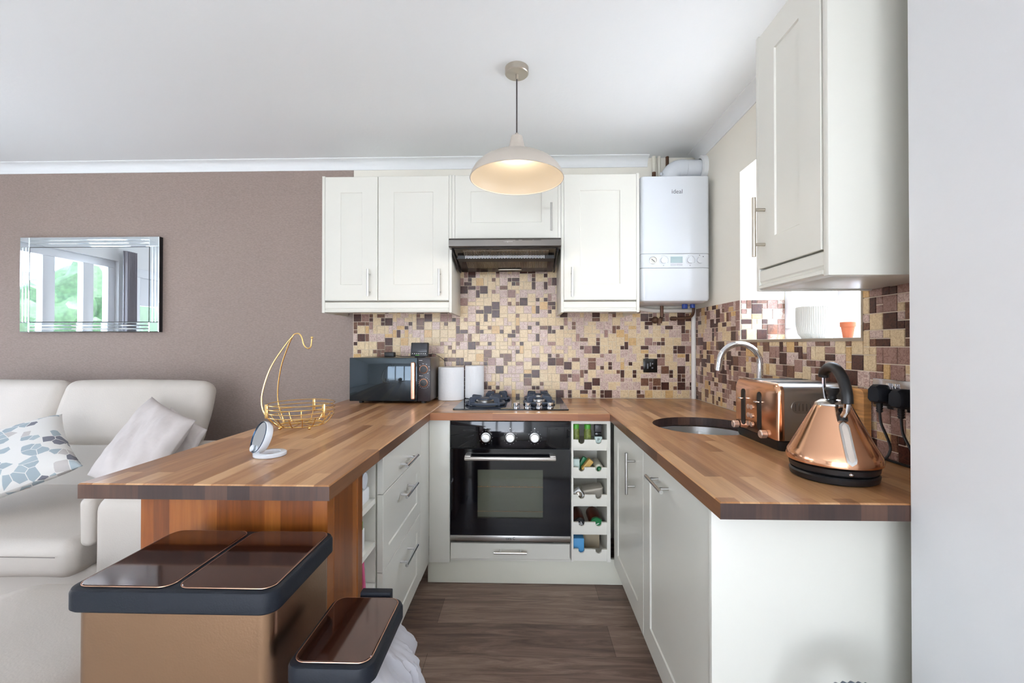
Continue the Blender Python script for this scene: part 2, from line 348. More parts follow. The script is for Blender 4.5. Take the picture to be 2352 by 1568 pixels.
def spline(pts, k=8):
    P = [Vector(p) for p in pts]; out = []
    for i in range(len(P)-1):
        p0 = P[max(i-1, 0)]; p1 = P[i]; p2 = P[i+1]; p3 = P[min(i+2, len(P)-1)]
        for j in range(k):
            t = j/k; out.append(0.5*((2*p1)+(p2-p0)*t+(2*p0-5*p1+4*p2-p3)*t*t+(3*p1-p0-3*p2+p3)*t**3))
    out.append(P[-1]); return out
def door_mb(T, w, h, rail=0.082, th=0.019, rec=0.0045, flat=False):
    m = MB(T)
    def rc(i, y): return [(i, y, i), (w-i, y, i), (w-i, y, h-i), (i, y, h-i)]
    L = [rc(0, th), rc(0, 0.0015), rc(0.0015, 0)]
    if not flat: L += [rc(rail, 0), rc(rail+0.003, rec)]
    m.loft(L); return m
def handle_mb(T, L=0.16, horiz=False, r=0.006, stand=0.032, cc=None):
    """bar handle centred on the frame origin, on surface y=0, bar stands out to -y"""
    m = MB(T); cc = cc or L*0.62; g = (lambda a, y: (a, y, 0)) if horiz else (lambda a, y: (0, y, a))
    m.cyl(g(-L/2, -stand), g(L/2, -stand), r)
    for s_ in (-1, 1): m.cyl(g(s_*cc/2, 0.001), g(s_*cc/2, -stand), r*0.8)
    return m

# ------------------------------------------------------------------ the room
H0 = 2.39; YB = 2.785; XR = 1.07
struct('floor', MB().box(-4.1, 1.5, -3.1, 2.9, -0.06, 0.0), floor_m)
struct('ceiling', MB().box(-4.1, 1.5, -3.1, 2.9, H0, H0+0.08), ceil_m)
wb = struct('wall_back', MB().box(-4.1, 1.35, YB, 2.95, 0, H0), cream_m)
struct('wallpaper', MB().box(-4.0, -1.093, YB-0.0015, YB, 0, H0), paper_m, wb)
# right wall with the kitchen window opening
WY0, WY1, WZ0, WZ1 = 1.42, 2.205, 1.238, 2.07
m = MB(); m.box(XR, 1.37, 0.955, YB, 0, WZ0-0.008); m.box(XR, 1.37, 0.955, YB, WZ1, H0); m.box(XR, 1.37, 0.955, WY0, WZ0-0.008, WZ1); m.box(XR, 1.37, WY1, YB, WZ0-0.008, WZ1)
wr = struct('wall_right', m, cream_m)
struct('wall_right_front', MB().box(0.815, 1.37, -3.1, 0.955, 0, H0, 0.004), white_wall)
m = MB()
for y0, y1, z0, z1 in ((-3.1, 0.3, 0, H0), (0.3, 1.15, 2.0, H0), (1.15, 1.28, 0, H0), (1.28, 2.20, 2.04, H0), (2.20, YB, 0, H0)) : m.box(-4.12, -4.0, y0, y1, z0, z1)
struct('wall_left', m, white_wall)
m = MB()
for x0, x1, z0, z1 in ((-4.0, -2.3, 0, H0), (-2.3, 0.5, 2.15, H0), (0.5, 0.815, 0, H0), (-2.3, 0.5, 0, 0.05)): m.box(x0, x1, -3.12, -3.0, z0, z1)
struct('wall_rear', m, white_wall)
tag(MB().box(-3.9, 0.78, -2.95, 0.35, 0.0005, 0.012, 0.002).build('bounce_rug', mat('bounce_rug_pale', (226, 222, 214), 0.9, bump=0.5, bscale=200)), 'large pale rug added unseen behind the camera to bounce light upwards', 'rug')  # added out of view, its pale surface bounces daylight up to the ceiling
# coving: quarter-hollow profile
def coving(name, p0, p1, inward):
    p0 = Vector(p0); p1 = Vector(p1); n = Vector(inward); k = 0.058; prof = [(0, -k), (0.004, -k)]
    for i in range(7):
        a = PI/2*i/6; prof.append((0.006+(k-0.010)*(1-math.cos(a)), -k+0.004+(k-0.010)*math.sin(a)))
    prof += [(k, -0.004), (k, 0), (0, 0)]
    loops = [[p+n*a+Vector((0, 0, b)) for a, b in prof] for p in (p0, p1)]
    mm = MB(); mm.loft(loops); struct(name, mm, coving_m)
coving('trim_1', (-4.0, YB-0.0016, H0), (0.775, YB-0.0016, H0), (0, -1, 0))
coving('trim_2', (XR, 2.74, H0), (XR, 0.955, H0), (-1, 0, 0))
coving('trim_3', (-4.0, -3.0, H0), (-4.0, YB, H0), (1, 0, 0))
# mosaic splashback, every tile a small raised block in one mesh per wall
def mosaic(name, to_world, u0, u1, v0, v1, skip, parent, seed, cell=0.0253, tw=TW):
    rnd = random.Random(seed); nu = int(math.ceil((u1-u0)/cell)); nv = int(math.ceil((v1-v0)/cell)); used = [[False]*nv for _ in range(nu)]
    mm = MB(); g = 0.0015; th = 0.0045
    def P(u, v, h): return to_world(u, v, h)
    for j in range(nv):
        for i in range(nu):
            if used[i][j]: continue
            opts = [(1, 1)]*5
            if i+1 < nu and not used[i+1][j]: opts += [(2, 1)]*3
            if j+1 < nv and not used[i][j+1]: opts += [(1, 2)]*3
            if i+1 < nu and j+1 < nv and not used[i+1][j] and not used[i][j+1] and not used[i+1][j+1]: opts += [(2, 2)]*7
            a, b = rnd.choice(opts)
            for p in range(a):
                for q in range(b): used[i+p][j+q] = True
            ua, ub = u0+i*cell+g, min(u0+(i+a)*cell, u1)-g; va, vb = v0+j*cell+g, min(v0+(j+b)*cell, v1)-g
            if ub-ua < 0.004 or vb-va < 0.004: continue
            cuts = skip(ua, ub, va, vb)
            if cuts is None: continue
            ua, ub, va, vb = cuts
            k = rnd.choices(range(6), tw)[0]
            if (a, b) == (1, 1) and rnd.random() < 0.28: k = rnd.choice((3, 4, 3))
            e = 0.0012
            lo = [(ua, va), (ub, va), (ub, vb), (ua, vb)]; hi = [(ua+e, va+e), (ub-e, va+e), (ub-e, vb-e), (ua+e, vb-e)]
            mm.loft([[P(x, y, 0.001) for x, y in lo], [P(x, y, th-0.001) for x, y in lo], [P(x, y, th) for x, y in hi]], cap0=False, mi=k)
    return mm.build(name, TILES, parent, smooth=0, recalc=False)
TZ = 0.8785; TT = 1.436
def clip_rect(r, ua, ub, va, vb):
    """trim a tile against a rectangular hole; None when inside"""
    a0, a1, b0, b1 = r
    if ub <= a0 or ua >= a1 or vb <= b0 or va >= b1: return (ua, ub, va, vb)
    if ua >= a0-0.006 and ub <= a1+0.006 and va >= b0-0.006 and vb <= b1+0.006: return None
    best = [(ua, min(ub, a0)), (max(ua, a1), ub)]; w = [x for x in best if x[1]-x[0] > 0.004]
    if w: return (w[0][0], w[0][1], va, vb)
    hh = [x for x in [(va, min(vb, b0)), (max(va, b1), vb)] if x[1]-x[0] > 0.004]
    return (ua, ub, hh[0][0], hh[0][1]) if hh else None
def skip_back(ua, ub, va, vb):
    r = (ua, ub, va, vb)
    for hole in ((-1.2, -0.44, TT, 3), (0.235, 1.2, TT, 3)):
        if r is None: return None
        r = clip_rect(hole, *r)
    return r
def skip_right(ua, ub, va, vb):
    return clip_rect((WY0-0.004, WY1+0.004, WZ0-0.010, 3), ua, ub, va, vb)
struct('tile_grout', MB().box(-1.093, XR, YB-0.0012, YB, TZ, TT), grout_m, wb)
struct('tile_grout', MB().box(-0.44, 0.235, YB-0.0012, YB, TT, 1.70), grout_m, wb)
mosaic('mosaic_tiles', lambda u, v, h: (u, YB-h, v), -1.091, XR-0.004, TZ+0.001, 1.70, skip_back, wb, 3)
m = MB(); m.box(XR-0.0012, XR, 0.957, YB, TZ, WZ0-0.008); m.box(XR-0.0012, XR, 0.957, WY0, WZ0-0.008, TT); m.box(XR-0.0012, XR, WY1, YB, WZ0-0.008, TT)
struct('tile_grout', m, grout_m, wr)
mosaic('mosaic_tiles', lambda u, v, h: (XR-h, u, v), 0.958, YB-0.004, TZ+0.001, TT, skip_right, wr, 11, tw=TWR)
# window reveal tiles on the far jamb and the sill
mosaic('mosaic_tiles', lambda u, v, h: (u, WY1-h, v), XR+0.002, 1.285, WZ0+0.002, TT, lambda *a: a, wr, 5, tw=TWR)
m = MB(); m.box(XR-0.006, 1.29, WY0, WY1, WZ0-0.008, WZ0)
struct('window_sill', m, white_m, wr)
m = MB(); m.box(XR-0.007, XR-0.001, WY0-0.008, WY1+0.004, WZ0-0.012, WZ0-0.001); m.box(XR-0.007, XR-0.001, WY0-0.008, WY0-0.001, WZ0-0.001, TT)
struct('tile_trim', m, nickel_m, wr)
# kitchen window
def window(name, T, w, h, splits, fr=0.055, d=0.06, horiz=()):
    m = MB(T); m.box(0, w, 0, d, 0, fr, 0.004); m.box(0, w, 0, d, h-fr, h, 0.004); m.box(0, fr, 0, d, fr, h-fr, 0.004); m.box(w-fr, w, 0, d, fr, h-fr, 0.004)
    for s_ in splits: m.box(s_-fr*0.7, s_+fr*0.7, 0.002, d-0.002, fr, h-fr, 0.004)
    for z in horiz: m.box(fr, w-fr, 0.002, d-0.002, z-fr/2, z+fr/2, 0.004)
    o = struct(name, m, upvc_m)
    xs = [fr]+list(splits)+[w-fr]
    for a, b in zip(xs[:-1], xs[1:]):
        g = MB(T); g.box(a, b, d*0.5-0.003, d*0.5+0.003, fr*0.8, h-fr*0.8); g.build('window_pane', glass_m, o)
    return o
window('window_1', frame((1.285, WY1, WZ0), '-X'), WY1-WY0, WZ1-WZ0, [0.40])
window('window_2', frame((-4.04, 1.28, 0.0), '+X'), 0.92, 2.04, [0.26, 0.60], fr=0.07)
window('window_3', frame((0.5, -3.04, 0.05), '-Y') @ Matrix.Rotation(PI, 4, 'Z'), 2.8, 2.10, [0.7, 1.4, 2.1], fr=0.07)
m = MB(frame((-4.0, 0.3, 0), '+X')); w_, h_ = 0.85, 2.0
for a in ((0, w_, -0.02, 0.05, h_-0.09, h_), (0, 0.09, -0.02, 0.05, 0, h_-0.09), (w_-0.09, w_, -0.02, 0.05, 0, h_-0.09), (0.09, w_-0.09, 0, 0.04, 1.62, h_-0.09), (0.09, w_-0.09, 0, 0.04, 0.0, 0.35)): m.box(*a, 0.004)
d1 = struct('door_1', m, upvc_m)
m = MB(frame((-4.0, 0.3, 0), '+X')); m.box(0.09, w_-0.09, 0.015, 0.022, 0.35, 1.62); m.build('door_pane', glass_m, d1)

# outdoors, seen through glass and in the mirror
g_ = MB().box(-14, 9, -14, 12, -0.14, -0.07); tag(struct('ground', g_, paving_m))
def blob(name, label, cat, c, r, m_, seed, sc=(1, 1, 1.2), group=None):
    mm = MB(); b = bmesh.new(); bmesh.ops.create_icosphere(b, subdivisions=4, radius=1)
    mp = {}
    for v in b.verts:
        k = 1+0.35*noise.noise(v.co*2.3+Vector((seed, 0, 0)))+0.12*noise.noise(v.co*9+Vector((seed, 3, 0)))
        mp[v] = mm.v((c[0]+v.co.x*r*k*sc[0], c[1]+v.co.y*r*k*sc[1], max(-0.07, c[2]+v.co.z*r*k*sc[2])))
    for fa in b.faces: mm.f([mp[v] for v in fa.verts])
    b.free(); o = mm.build(name, m_); tag(o, label, cat, group); return o
blob('garden_shrub', 'green garden shrub beyond the patio window, seen in the wall mirror', 'shrub', (-6.6, 0.2, 0.5), 0.62, hedge_m, 1)
blob('garden_tree', 'tall leafy tree behind the shrub, seen in the wall mirror', 'tree', (-8.2, -2.6, 1.3), 1.1, hedge_m, 4)
tag(MB().box(-10.2, -10.0, -8, 6, -0.07, 1.35).build('garden_wall', brick_m), 'low red brick garden wall beyond the patio window', 'wall')

# ------------------------------------------------------------------ worktop
ZT = 0.878; ZU = 0.841
wt = thing('worktop', 'U-shaped oak block worktop over all the white base units', 'worktop', (0, 2.4, ZU))
def slab(x0, x1, y0, y1, grain, endf=None, hole=None):
    """mi 0 top, 1 long edge, 2 end"""
    m = MB(); bv = 0.003
    mm = [top_y, edge_y, end_m] if grain == 'y' else [top_x, edge_x, end_m]
    def rect(i, z): return [(x0+i, y0+i, z), (x1-i, y0+i, z), (x1-i, y1-i, z), (x0+i, y1-i, z)]
    lo = [m.v(p) for p in rect(0, ZU)]; mid = [m.v(p) for p in rect(0, ZT-bv)]; top = [m.v(p) for p in rect(bv, ZT)]
    for i in range(4):
        j = (i+1) % 4; endface = (i in (0, 2)) if grain == 'y' else (i in (1, 3))
        m.f((lo[i], lo[j], mid[j], mid[i]), 2 if endface else 1); m.f((mid[i], mid[j], top[j], top[i]), 0)
    if hole is None: m.f(top, 0); m.f(list(reversed(lo)), 1)
    else:
        cx_, cy_, r = hole; n = 56
        for lvl, z, k in ((top, ZT, 0), (lo, ZU, 1)):
            ring = [m.v((cx_+r*math.cos(2*PI*i/n), cy_+r*math.sin(2*PI*i/n), z)) for i in range(n)]
            es = []
            for L in (lvl, ring):
                for i in range(len(L)):
                    e = m.bm.edges.get((L[i], L[(i+1) % len(L)])) or m.bm.edges.new((L[i], L[(i+1) % len(L)])); es.append(e)
            rf = bmesh.ops.triangle_fill(m.bm, use_beauty=True, edges=es)
            for g in rf['geom']:
                if isinstance(g, bmesh.types.BMFace): g.material_index = k
            if lvl is top: r1 = ring
            else: r2 = ring
        for i in range(n): m.f((r1[i], r1[(i+1) % n], r2[(i+1) % n], r2[i]), 2)
    return m.build('worktop_section', mm, wt, smooth=0)
slab(-1.085, -0.466, 1.042, YB-0.003, 'y')
slab(-0.4655, 0.4195, 2.165, YB-0.003, 'x')
slab(0.420, XR-0.003, 0.956, YB-0.003, 'y', hole=(0.752, 1.866, 0.205))

# ------------------------------------------------------------------ sink and tap
cx_, cy_ = 0.752, 1.866
m = MB(); m.lathe([(0.222, ZU-0.001), (0.212, ZU-0.001), (0.206, ZU-0.006), (0.198, ZU-0.10), (0.18, ZU-0.145), (0.12, ZU-0.162), (0.03, ZU-0.166), (0.03, ZU-0.17), (0.182, ZU-0.15), (0.203, ZU-0.10), (0.213, ZU-0.01), (0.222, ZU-0.005)], (cx_, cy_, 0), 56)
snk = m.build('round_sink_bowl', steel_m); tag(snk, 'round stainless steel sink bowl set under the wooden worktop', 'sink')
m = MB(); m.lathe([(0.0005, ZU-0.164), (0.034, ZU-0.164), (0.036, ZU-0.167)], (cx_, cy_, 0), 24); m.build('plug_strainer', chrome_m, snk)
fx, fy = 0.972, 1.842
fa = thing('kitchen_tap', 'chrome swan-neck mixer tap behind the round sink', 'tap', (fx, fy, ZT))
m = MB(); m.lathe([(0.027, ZT), (0.027, ZT+0.006), (0.022, ZT+0.010), (0.022, ZT+0.085), (0.018, ZT+0.095), (0.0125, ZT+0.10)], (fx, fy, 0), 24, cap0=True, cap1=True); m.build('tap_body', chrome_m, fa)
pts = [(fx, fy, ZT+0.09), (fx, fy, 1.135)]
for i in range(1, 17):
    a = PI*i/16*0.98; pts.append((fx-0.083*(1-math.cos(a)), fy, 1.135+0.083*math.sin(a)))
pts.append((fx-0.170, fy, 1.108))
MB().tube(pts, 0.0125, 14).build('spout', chrome_m, fa)
m = MB(); m.cyl((fx, fy-0.02, ZT+0.06), (fx, fy-0.05, ZT+0.065), 0.012); m.cyl((fx, fy-0.045, ZT+0.064), (fx-0.01, fy-0.055, ZT+0.13), 0.004); m.build('lever', chrome_m, fa)

# ------------------------------------------------------------------ base units
YF = 2.188
# oven housing
u = thing('oven_housing', 'white oven housing with narrow drawer under the black oven', 'cabinet', (-0.07, 2.4, 0.13))
m = MB(); m.box(-0.385, -0.369, YF+0.022, 2.76, 0.132, ZU-0.001); m.box(0.2300, 0.2315, YF+0.02, 2.76, 0.132, ZU-0.001); m.box(-0.369, 0.230, YF+0.022, 2.76, 0.132, 0.150); m.build('carcass', cab_in, u)
MB().box(-0.474, -0.3695, YF-0.004, YF+0.018, 0.132, ZU-0.001, 0.0015).build('corner_post', cab_m, u)
dr = door_mb(frame((-0.366, YF, 0.152), '-Y'), 0.592, 0.076, flat=True).build('drawer', cab_m, u)
handle_mb(frame((-0.068, YF, 0.196), '-Y'), 0.162, True, cc=0.10).build('drawer_handle', steel_m, dr)
# oven
ov = thing('built_in_oven', 'black glass built-in electric oven below the gas hob', 'oven', (-0.07, 2.4, 0.243))
m = MB(); m.box(-0.365, 0.226, YF+0.012, 2.70, 0.245, 0.262); m.box(-0.365, 0.226, YF+0.012, 2.70, 0.70, 0.835); m.box(-0.365, -0.30, YF+0.012, 2.70, 0.262, 0.70); m.box(0.16, 0.226, YF+0.012, 2.70, 0.262, 0.70); m.box(-0.30, 0.16, 2.45, 2.70, 0.262, 0.70); m.build('oven_body', black_pl, ov)
MB().box(-0.295, 0.155, 2.43, 2.449, 0.265, 0.695).build('cavity_back', ovenpane_m, ov)
m = MB()
for k in range(12): m.cyl((-0.28+k*0.036, YF+0.06, 0.463), (-0.28+k*0.036, 2.42, 0.463), 0.0018, n=6)
m.cyl((-0.295, YF+0.06, 0.463), (0.155, YF+0.06, 0.463), 0.003, n=8); m.cyl((-0.295, 2.42, 0.463), (0.155, 2.42, 0.463), 0.003, n=8); m.build('oven_rack', steel_m, ov)
MB().box(-0.367, 0.228, YF-0.008, YF+0.012, 0.703, 0.835, 0.002).build('control_panel', black_gl, ov)
dm = MB(); X0, X1, Z0, Z1 = -0.367, 0.228, 0.272, 0.698; wx0, wx1, wz0, wz1 = -0.232, 0.093, 0.355, 0.596
dm.box(X0, wx0, YF-0.008, YF+0.012, Z0, Z1); dm.box(wx1, X1, YF-0.008, YF+0.012, Z0, Z1); dm.box(wx0, wx1, YF-0.008, YF+0.012, Z0, wz0); dm.box(wx0, wx1, YF-0.008, YF+0.012, wz1, Z1)
od = dm.build('oven_door', black_gl, ov)
MB().box(wx0, wx1, YF-0.007, YF-0.002, wz0, wz1).build('door_window', glass_mat('oven_window_glass', (0.80, 0.82, 0.78, 1)), od)
MB().box(wx0, wx1, YF+0.0125, YF+0.016, wz0, wz1).build('inner_glass_panel', ovenpane_m, od)
m = MB(); m.cyl((wx0, YF+0.008, 0.506), (wx1, YF+0.008, 0.506), 0.0014, n=6); m.cyl((wx0, YF+0.008, 0.384), (wx1, YF+0.008, 0.384), 0.0012, n=6)
for k in range(10): m.sphere((wx0+0.017+k*0.032, YF+0.008, 0.509), 0.0022, 6)
m.build('shelf_wires', rose_m, od)
m = MB(); m.box(-0.292, 0.155, YF-0.052, YF-0.034, 0.650, 0.668, 0.005); m.box(-0.292, -0.262, YF-0.040, YF-0.007, 0.655, 0.672, 0.003); m.box(0.125, 0.155, YF-0.040, YF-0.007, 0.655, 0.672, 0.003); m.build('door_handle', mat('satin_aluminium', (214, 206, 198), 0.35, 0.9), od)
st = MB().box(-0.367, 0.228, YF-0.009, YF+0.012, 0.243, 0.2705, 0.001).build('steel_strip', steel_m, ov)
text('brand_lettering', 'cata C', frame((-0.068, YF-0.0095, 0.257), '-Y'), 0.018, mark_black, st)
for k, (kx, r_) in enumerate(((-0.190, 0.026), (-0.069, 0.026), (0.052, 0.026))):
    kb = MB().lathe([(0.024, 0.0), (0.024, -0.003), (0.0205, -0.004), (0.0205, -0.018), (0.019, -0.020), (0.0003, -0.0205)], (kx, YF-0.008, 0.755), 32, axis='Y').build('control_knob', steel_m, ov)
    m = MB()
    for j in range(11):
        a = R(-60+j*30); m.cyl((kx+0.033*math.sin(a), YF-0.0082, 0.755+0.033*math.cos(a)), (kx+0.033*math.sin(a), YF-0.0092, 0.755+0.033*math.cos(a)), 0.0011, n=6)
    m.cyl((kx, YF-0.0082, 0.800), (kx, YF-0.0092, 0.800), 0.003, n=8); m.box(kx-0.001, kx+0.001, YF-0.0292, YF-0.028, 0.765, 0.771); m.build('dial_marks', mark_white, ov)

# spice rack unit
rk = thing('bottle_rack_unit', 'narrow white open rack of five scalloped shelves beside the oven', 'shelf unit', (0.33, 2.3, 0.143))
m = MB(); m.box(0.2335, 0.2435, YF, 2.50, 0.143, 0.840); m.box(0.409, 0.426, YF, 2.50, 0.143, 0.840); m.box(0.2435, 0.409, YF, 2.50, 0.823, 0.840); m.box(0.2435, 0.409, 2.49, 2.50, 0.143, 0.823); m.build('frame', cab_in, rk)
tops = (0.744, 0.607, 0.472, 0.336, 0.203); bots = (0.689, 0.552, 0.413, 0.273, 0.143)
for tz, bz in zip(tops, bots):
    MB().box(0.2435, 0.409, YF+0.008, 2.489, bz+0.001, bz+0.013).build('shelf', cab_in, rk)
    poly = [(0.2435, bz+0.013), (0.409, bz+0.013), (0.409, tz)]
    for cxx in (0.368, 0.284):
        poly.append((cxx+0.0150, tz))
        for i in range(0, 9): a = PI*i/8; poly.append((cxx+0.0150*math.cos(a), tz-0.006-0.0150*math.sin(a)))
        poly.append((cxx-0.0150, tz))
    poly.append((0.2435, tz))
    MB().prism(poly, YF+0.004, YF+0.016, plane='XZ').build('scalloped_front', cab_in, rk, smooth=20)
RS = [b+0.0135 for b in bots]                                       # shelf surfaces
def jar(name, x, y, z, r, h, lidm, bodym, label, lidh=0.022, grp=None, cat='jar'):
    t = thing(name, label, cat, (x, y, z), grp)
    MB().lathe([(r*0.9, 0), (r, 0.004), (r, h*0.72), (r*0.8, h*0.80), (r*0.8, h-lidh)], (x, y, z), 20, cap0=True, cap1=True).build('jar_body', bodym, t)
    MB().lathe([(r*0.88, h-lidh), (r*0.9, h-0.002), (r*0.85, h)], (x, y, z), 20, cap0=True, cap1=True).build('lid', lidm, t)
    return t
jar('spice_jar', 0.262, YF+0.045, RS[0], 0.0175, 0.112, green_m, herb_m, 'small herb jar with green lid at the left of the top rack shelf')
jar('spice_jar', 0.320, YF+0.045, RS[0], 0.0185, 0.112, green_m, herb_m, 'small herb jar with green lid in the middle of the top rack shelf')
t = thing('pepper_grinder', 'square glass pepper grinder with black top on the top rack shelf', 'grinder', (0.372, YF+0.045, RS[0]))
MB().box(0.353, 0.391, YF+0.027, YF+0.063, RS[0], RS[0]+0.052, 0.003).build('label_block', teal_m, t)
MB().box(0.355, 0.389, YF+0.029, YF+0.061, RS[0]+0.053, RS[0]+0.072, 0.003).build('glass_neck', black_gl, t)
MB().box(0.354, 0.390, YF+0.028, YF+0.062, RS[0]+0.073, RS[0]+0.112, 0.004).build('grinder_cap', mat('charcoal_cap', (62, 60, 62), 0.4), t)
text('label_letter', 'P', frame((0.372, YF+0.0265, RS[0]+0.036), '-Y'), 0.022, mark_black, t)
tb = MB().box(0.246, 0.278, YF+0.030, YF+0.075, RS[1]+0.014, RS[1]+0.076, 0.001).build('tea_carton', teal_m); tag(tb, 'pale blue-green small carton at the left of the second rack shelf', 'box')
tag(MB().box(0.2445, 0.294, YF+0.022, YF+0.080, RS[1], RS[1]+0.0135, 0.001).build('flat_carton', beige_m), 'flat beige carton lying under the pale carton on the second rack shelf', 'box')
T_ = Matrix.Translation((0.318, YF+0.05, RS[1]+0.043)) @ Matrix.Rotation(R(38), 4, 'Y')
tag(MB(T_).box(-0.013, 0.013, -0.02, 0.02, -0.032, 0.032, 0.001).build('yellow_carton', yellow_m), 'yellow-brown carton leaning at an angle on the second rack shelf', 'box')
T_ = Matrix.Translation((0.300, YF+0.095, RS[1]+0.041)) @ Matrix.Rotation(R(30), 4, 'Y')
tag(MB(T_).box(-0.014, 0.014, -0.012, 0.012, -0.034, 0.032, 0.004).build('green_sachet', dkgreen_m), 'dark green packet standing behind the yellow carton', 'packet')
t = thing('sauce_bottle', 'cream squeezy bottle lying with its green cap towards the room', 'bottle', (0.376, YF+0.05, RS[1]))
MB().lathe([(0.010, -0.008), (0.021, 0.0), (0.023, 0.01), (0.023, 0.12), (0.018, 0.13)], (0.378, YF+0.050, RS[1]+0.0240), 20, axis='Y', cap0=True, cap1=True).build('bottle_body', mat('cream_bottle', (226, 220, 200), 0.4), t)
MB().lathe([(0.003, -0.020), (0.010, -0.017), (0.013, -0.006), (0.013, 0.002)], (0.378, YF+0.044, RS[1]+0.0240), 18, axis='Y', cap0=True).build('cap', dkgreen_m, t)
T_ = Matrix.Translation((0.274, YF+0.056, RS[2]+0.034)) @ Matrix.Rotation(R(-35), 4, 'Y')
t = thing('dome_carton', 'white carton with round silver window on the third rack shelf', 'box', (0.27, YF+0.05, RS[2]))
MB(T_).box(-0.021, 0.021, -0.02, 0.02, -0.021, 0.024, 0.003).build('carton', white_m, t)
MB(T_).lathe([(0.018, -0.021), (0.016, -0.027), (0.009, -0.031), (0.0005, -0.032)], (0, 0, 0.0), 24, axis='Y').build('round_window', dome_m, t)
t = thing('food_tub', 'clear plastic tub tilted on the third rack shelf', 'tub', (0.35, YF+0.08, RS[2]))
T_ = Matrix.Translation((0.351, YF+0.07, RS[2]+0.036)) @ Matrix.Rotation(R(-10), 4, 'Y')
MB(T_).rr(-0.050, 0.048, -0.04, 0.05, 0.012, [(0.010, -0.026), (0.004, -0.022), (0, 0.022)]).build('tub', mat('frosted_plastic', (178, 170, 156), 0.35, trans=0.25), t)
MB(T_).rr(-0.052, 0.050, -0.042, 0.052, 0.013, [(0, 0.022), (0, 0.028), (0.002, 0.030)]).build('lid', mat('frosted_plastic_lid', (196, 188, 174), 0.35), t)
def lying(name, x, z, r, lidm, bodym, label, word):
    t = thing(name, label, 'jar', (x, YF+0.1, z))
    MB().lathe([(r*0.85, 0.0), (r, 0.02), (r, 0.13)], (x, YF+0.045, z+r+0.0005), 26, axis='Y', cap0=True, cap1=True).build('jar_body', bodym, t)
    MB().lathe([(r*0.90, -0.0005), (r*0.93, -0.002), (r*0.93, -0.020), (r*0.85, -0.022), (0.0003, -0.0222)], (x, YF+0.044, z+r+0.0005), 26, axis='Y').build('lid', lidm, t)
    TM = Matrix.Translation((x, YF+0.0216, z+r)) @ Matrix.Rotation(R(-25), 4, 'Y'); m = MB(TM)
    for q in word: m.box(q[0], q[1], -0.0004, 0.0006, q[2], q[3])
    m.build('lid_print', mark_white, t, smooth=0)
lying('sauce_jar', 0.277, RS[3], 0.031, black_pl, spice_m, 'dark jar lying with black lid forward on the fourth rack shelf', [(-0.014, -0.011, -0.012, 0.010), (-0.018, -0.005, 0.002, 0.005), (-0.003, 0.0, -0.013, 0.012), (0.003, 0.006, -0.014, 0.009), (0.0, 0.014, -0.004, -0.001), (0.010, 0.013, -0.010, 0.011)])
lying('coffee_jar', 0.362, RS[3], 0.033, dkgreen_m, spice_m, 'jar lying with bright green lid forward on the fourth rack shelf', [(-0.012, 0.012, -0.002, 0.002)])
tag(MB().box(0.246, 0.300, YF+0.030, YF+0.10, RS[4], RS[4]+0.088, 0.001).build('blue_carton', blue_m), 'bright blue carton standing on the bottom rack shelf', 'box')
tag(MB().box(0.306, 0.392, YF+0.12, YF+0.20, RS[4], RS[4]+0.080, 0.002).build('brown_card_box', beige_m), 'plain brown card box at the back right of the bottom rack shelf', 'box')

# plinths
tag(MB().box(-0.492, 0.505, 2.243, 2.260, 0.002, 0.131, 0.001).build('kickboard', plinth_m), 'cream kickboard along the floor under the oven', 'kickboard')
tag(MB().box(0.506, 0.522, 1.062, 2.240, 0.002, 0.131, 0.001).build('kickboard', plinth_m), 'cream kickboard under the dishwasher and sink cupboard', 'kickboard')
tag(MB().box(-0.556, -0.540, 1.486, 2.240, 0.002, 0.131, 0.001).build('kickboard', plinth_m), 'cream kickboard under the three-drawer unit', 'kickboard')

# drawer unit (peninsula)
XD = -0.474
du = thing('drawer_unit', 'white three-drawer base unit under the breakfast bar worktop', 'cabinet', (-0.75, 1.75, 0.132))
m = MB(); m.box(-0.955, XD-0.0205, 1.485, 2.186, 0.133, ZU-0.001); m.build('carcass', cab_in, du)
MB().box(XD-0.019, XD, 2.007, YF-0.006, 0.133, ZU-0.002, 0.001).build('filler_panel', cab_m, du)
for (z0, z1, flat) in ((0.712, 0.838, True), (0.450, 0.709, False), (0.136, 0.447, False)):
    T_ = frame((XD, 1.470, z0), '+X')
    d_ = door_mb(T_, 0.535, z1-z0, rail=0.062, flat=flat, th=0.020).build('drawer', cab_m, du)
    hz = (0.757 if flat else z1-0.062)
    if not flat: hz = {0.450: 0.640, 0.136: 0.383}[z0]
    handle_mb(frame((XD, 1.735, hz), '+X'), 0.17, True, cc=0.11).build('drawer_handle', chrome_m, d_)
# open shelf unit
su = thing('open_shelf_unit', 'slim white open shelf unit between wooden end panel and drawers', 'shelf unit', (-0.75, 1.40, 0.13))
m = MB(); XS = -0.500
m.box(-0.955, XS, 1.469, 1.484, 0.132, ZU-0.001); m.box(-0.955, XS, 1.306, 1.318, 0.132, ZU-0.001); m.box(-0.955, -0.940, 1.318, 1.469, 0.132, ZU-0.001); m.box(-0.940, XS, 1.318, 1.469, 0.132, 0.150); m.build('carcass', cab_in, su)
SH = (0.700, 0.556, 0.416, 0.275)
for z in SH: MB().box(-0.939, XS, 1.3185, 1.4685, z-0.018, z).build('shelf', cab_in, su)
t = thing('cling_film_roll', 'white roll of kitchen film on the top slim shelf', 'roll', (-0.58, 1.40, SH[0]))
MB().lathe([(0.010, 0), (0.026, 0), (0.026, -0.24), (0.010, -0.24)], (-0.515, 1.412, SH[0]+0.075), 20, axis='X', cap0=True, cap1=True).build('roll', white_pl, t)
m = MB(); m.box(-0.74, -0.512, 1.375, 1.45, SH[0], SH[0]+0.048, 0.008); m.build('wrapper', white_m, t)
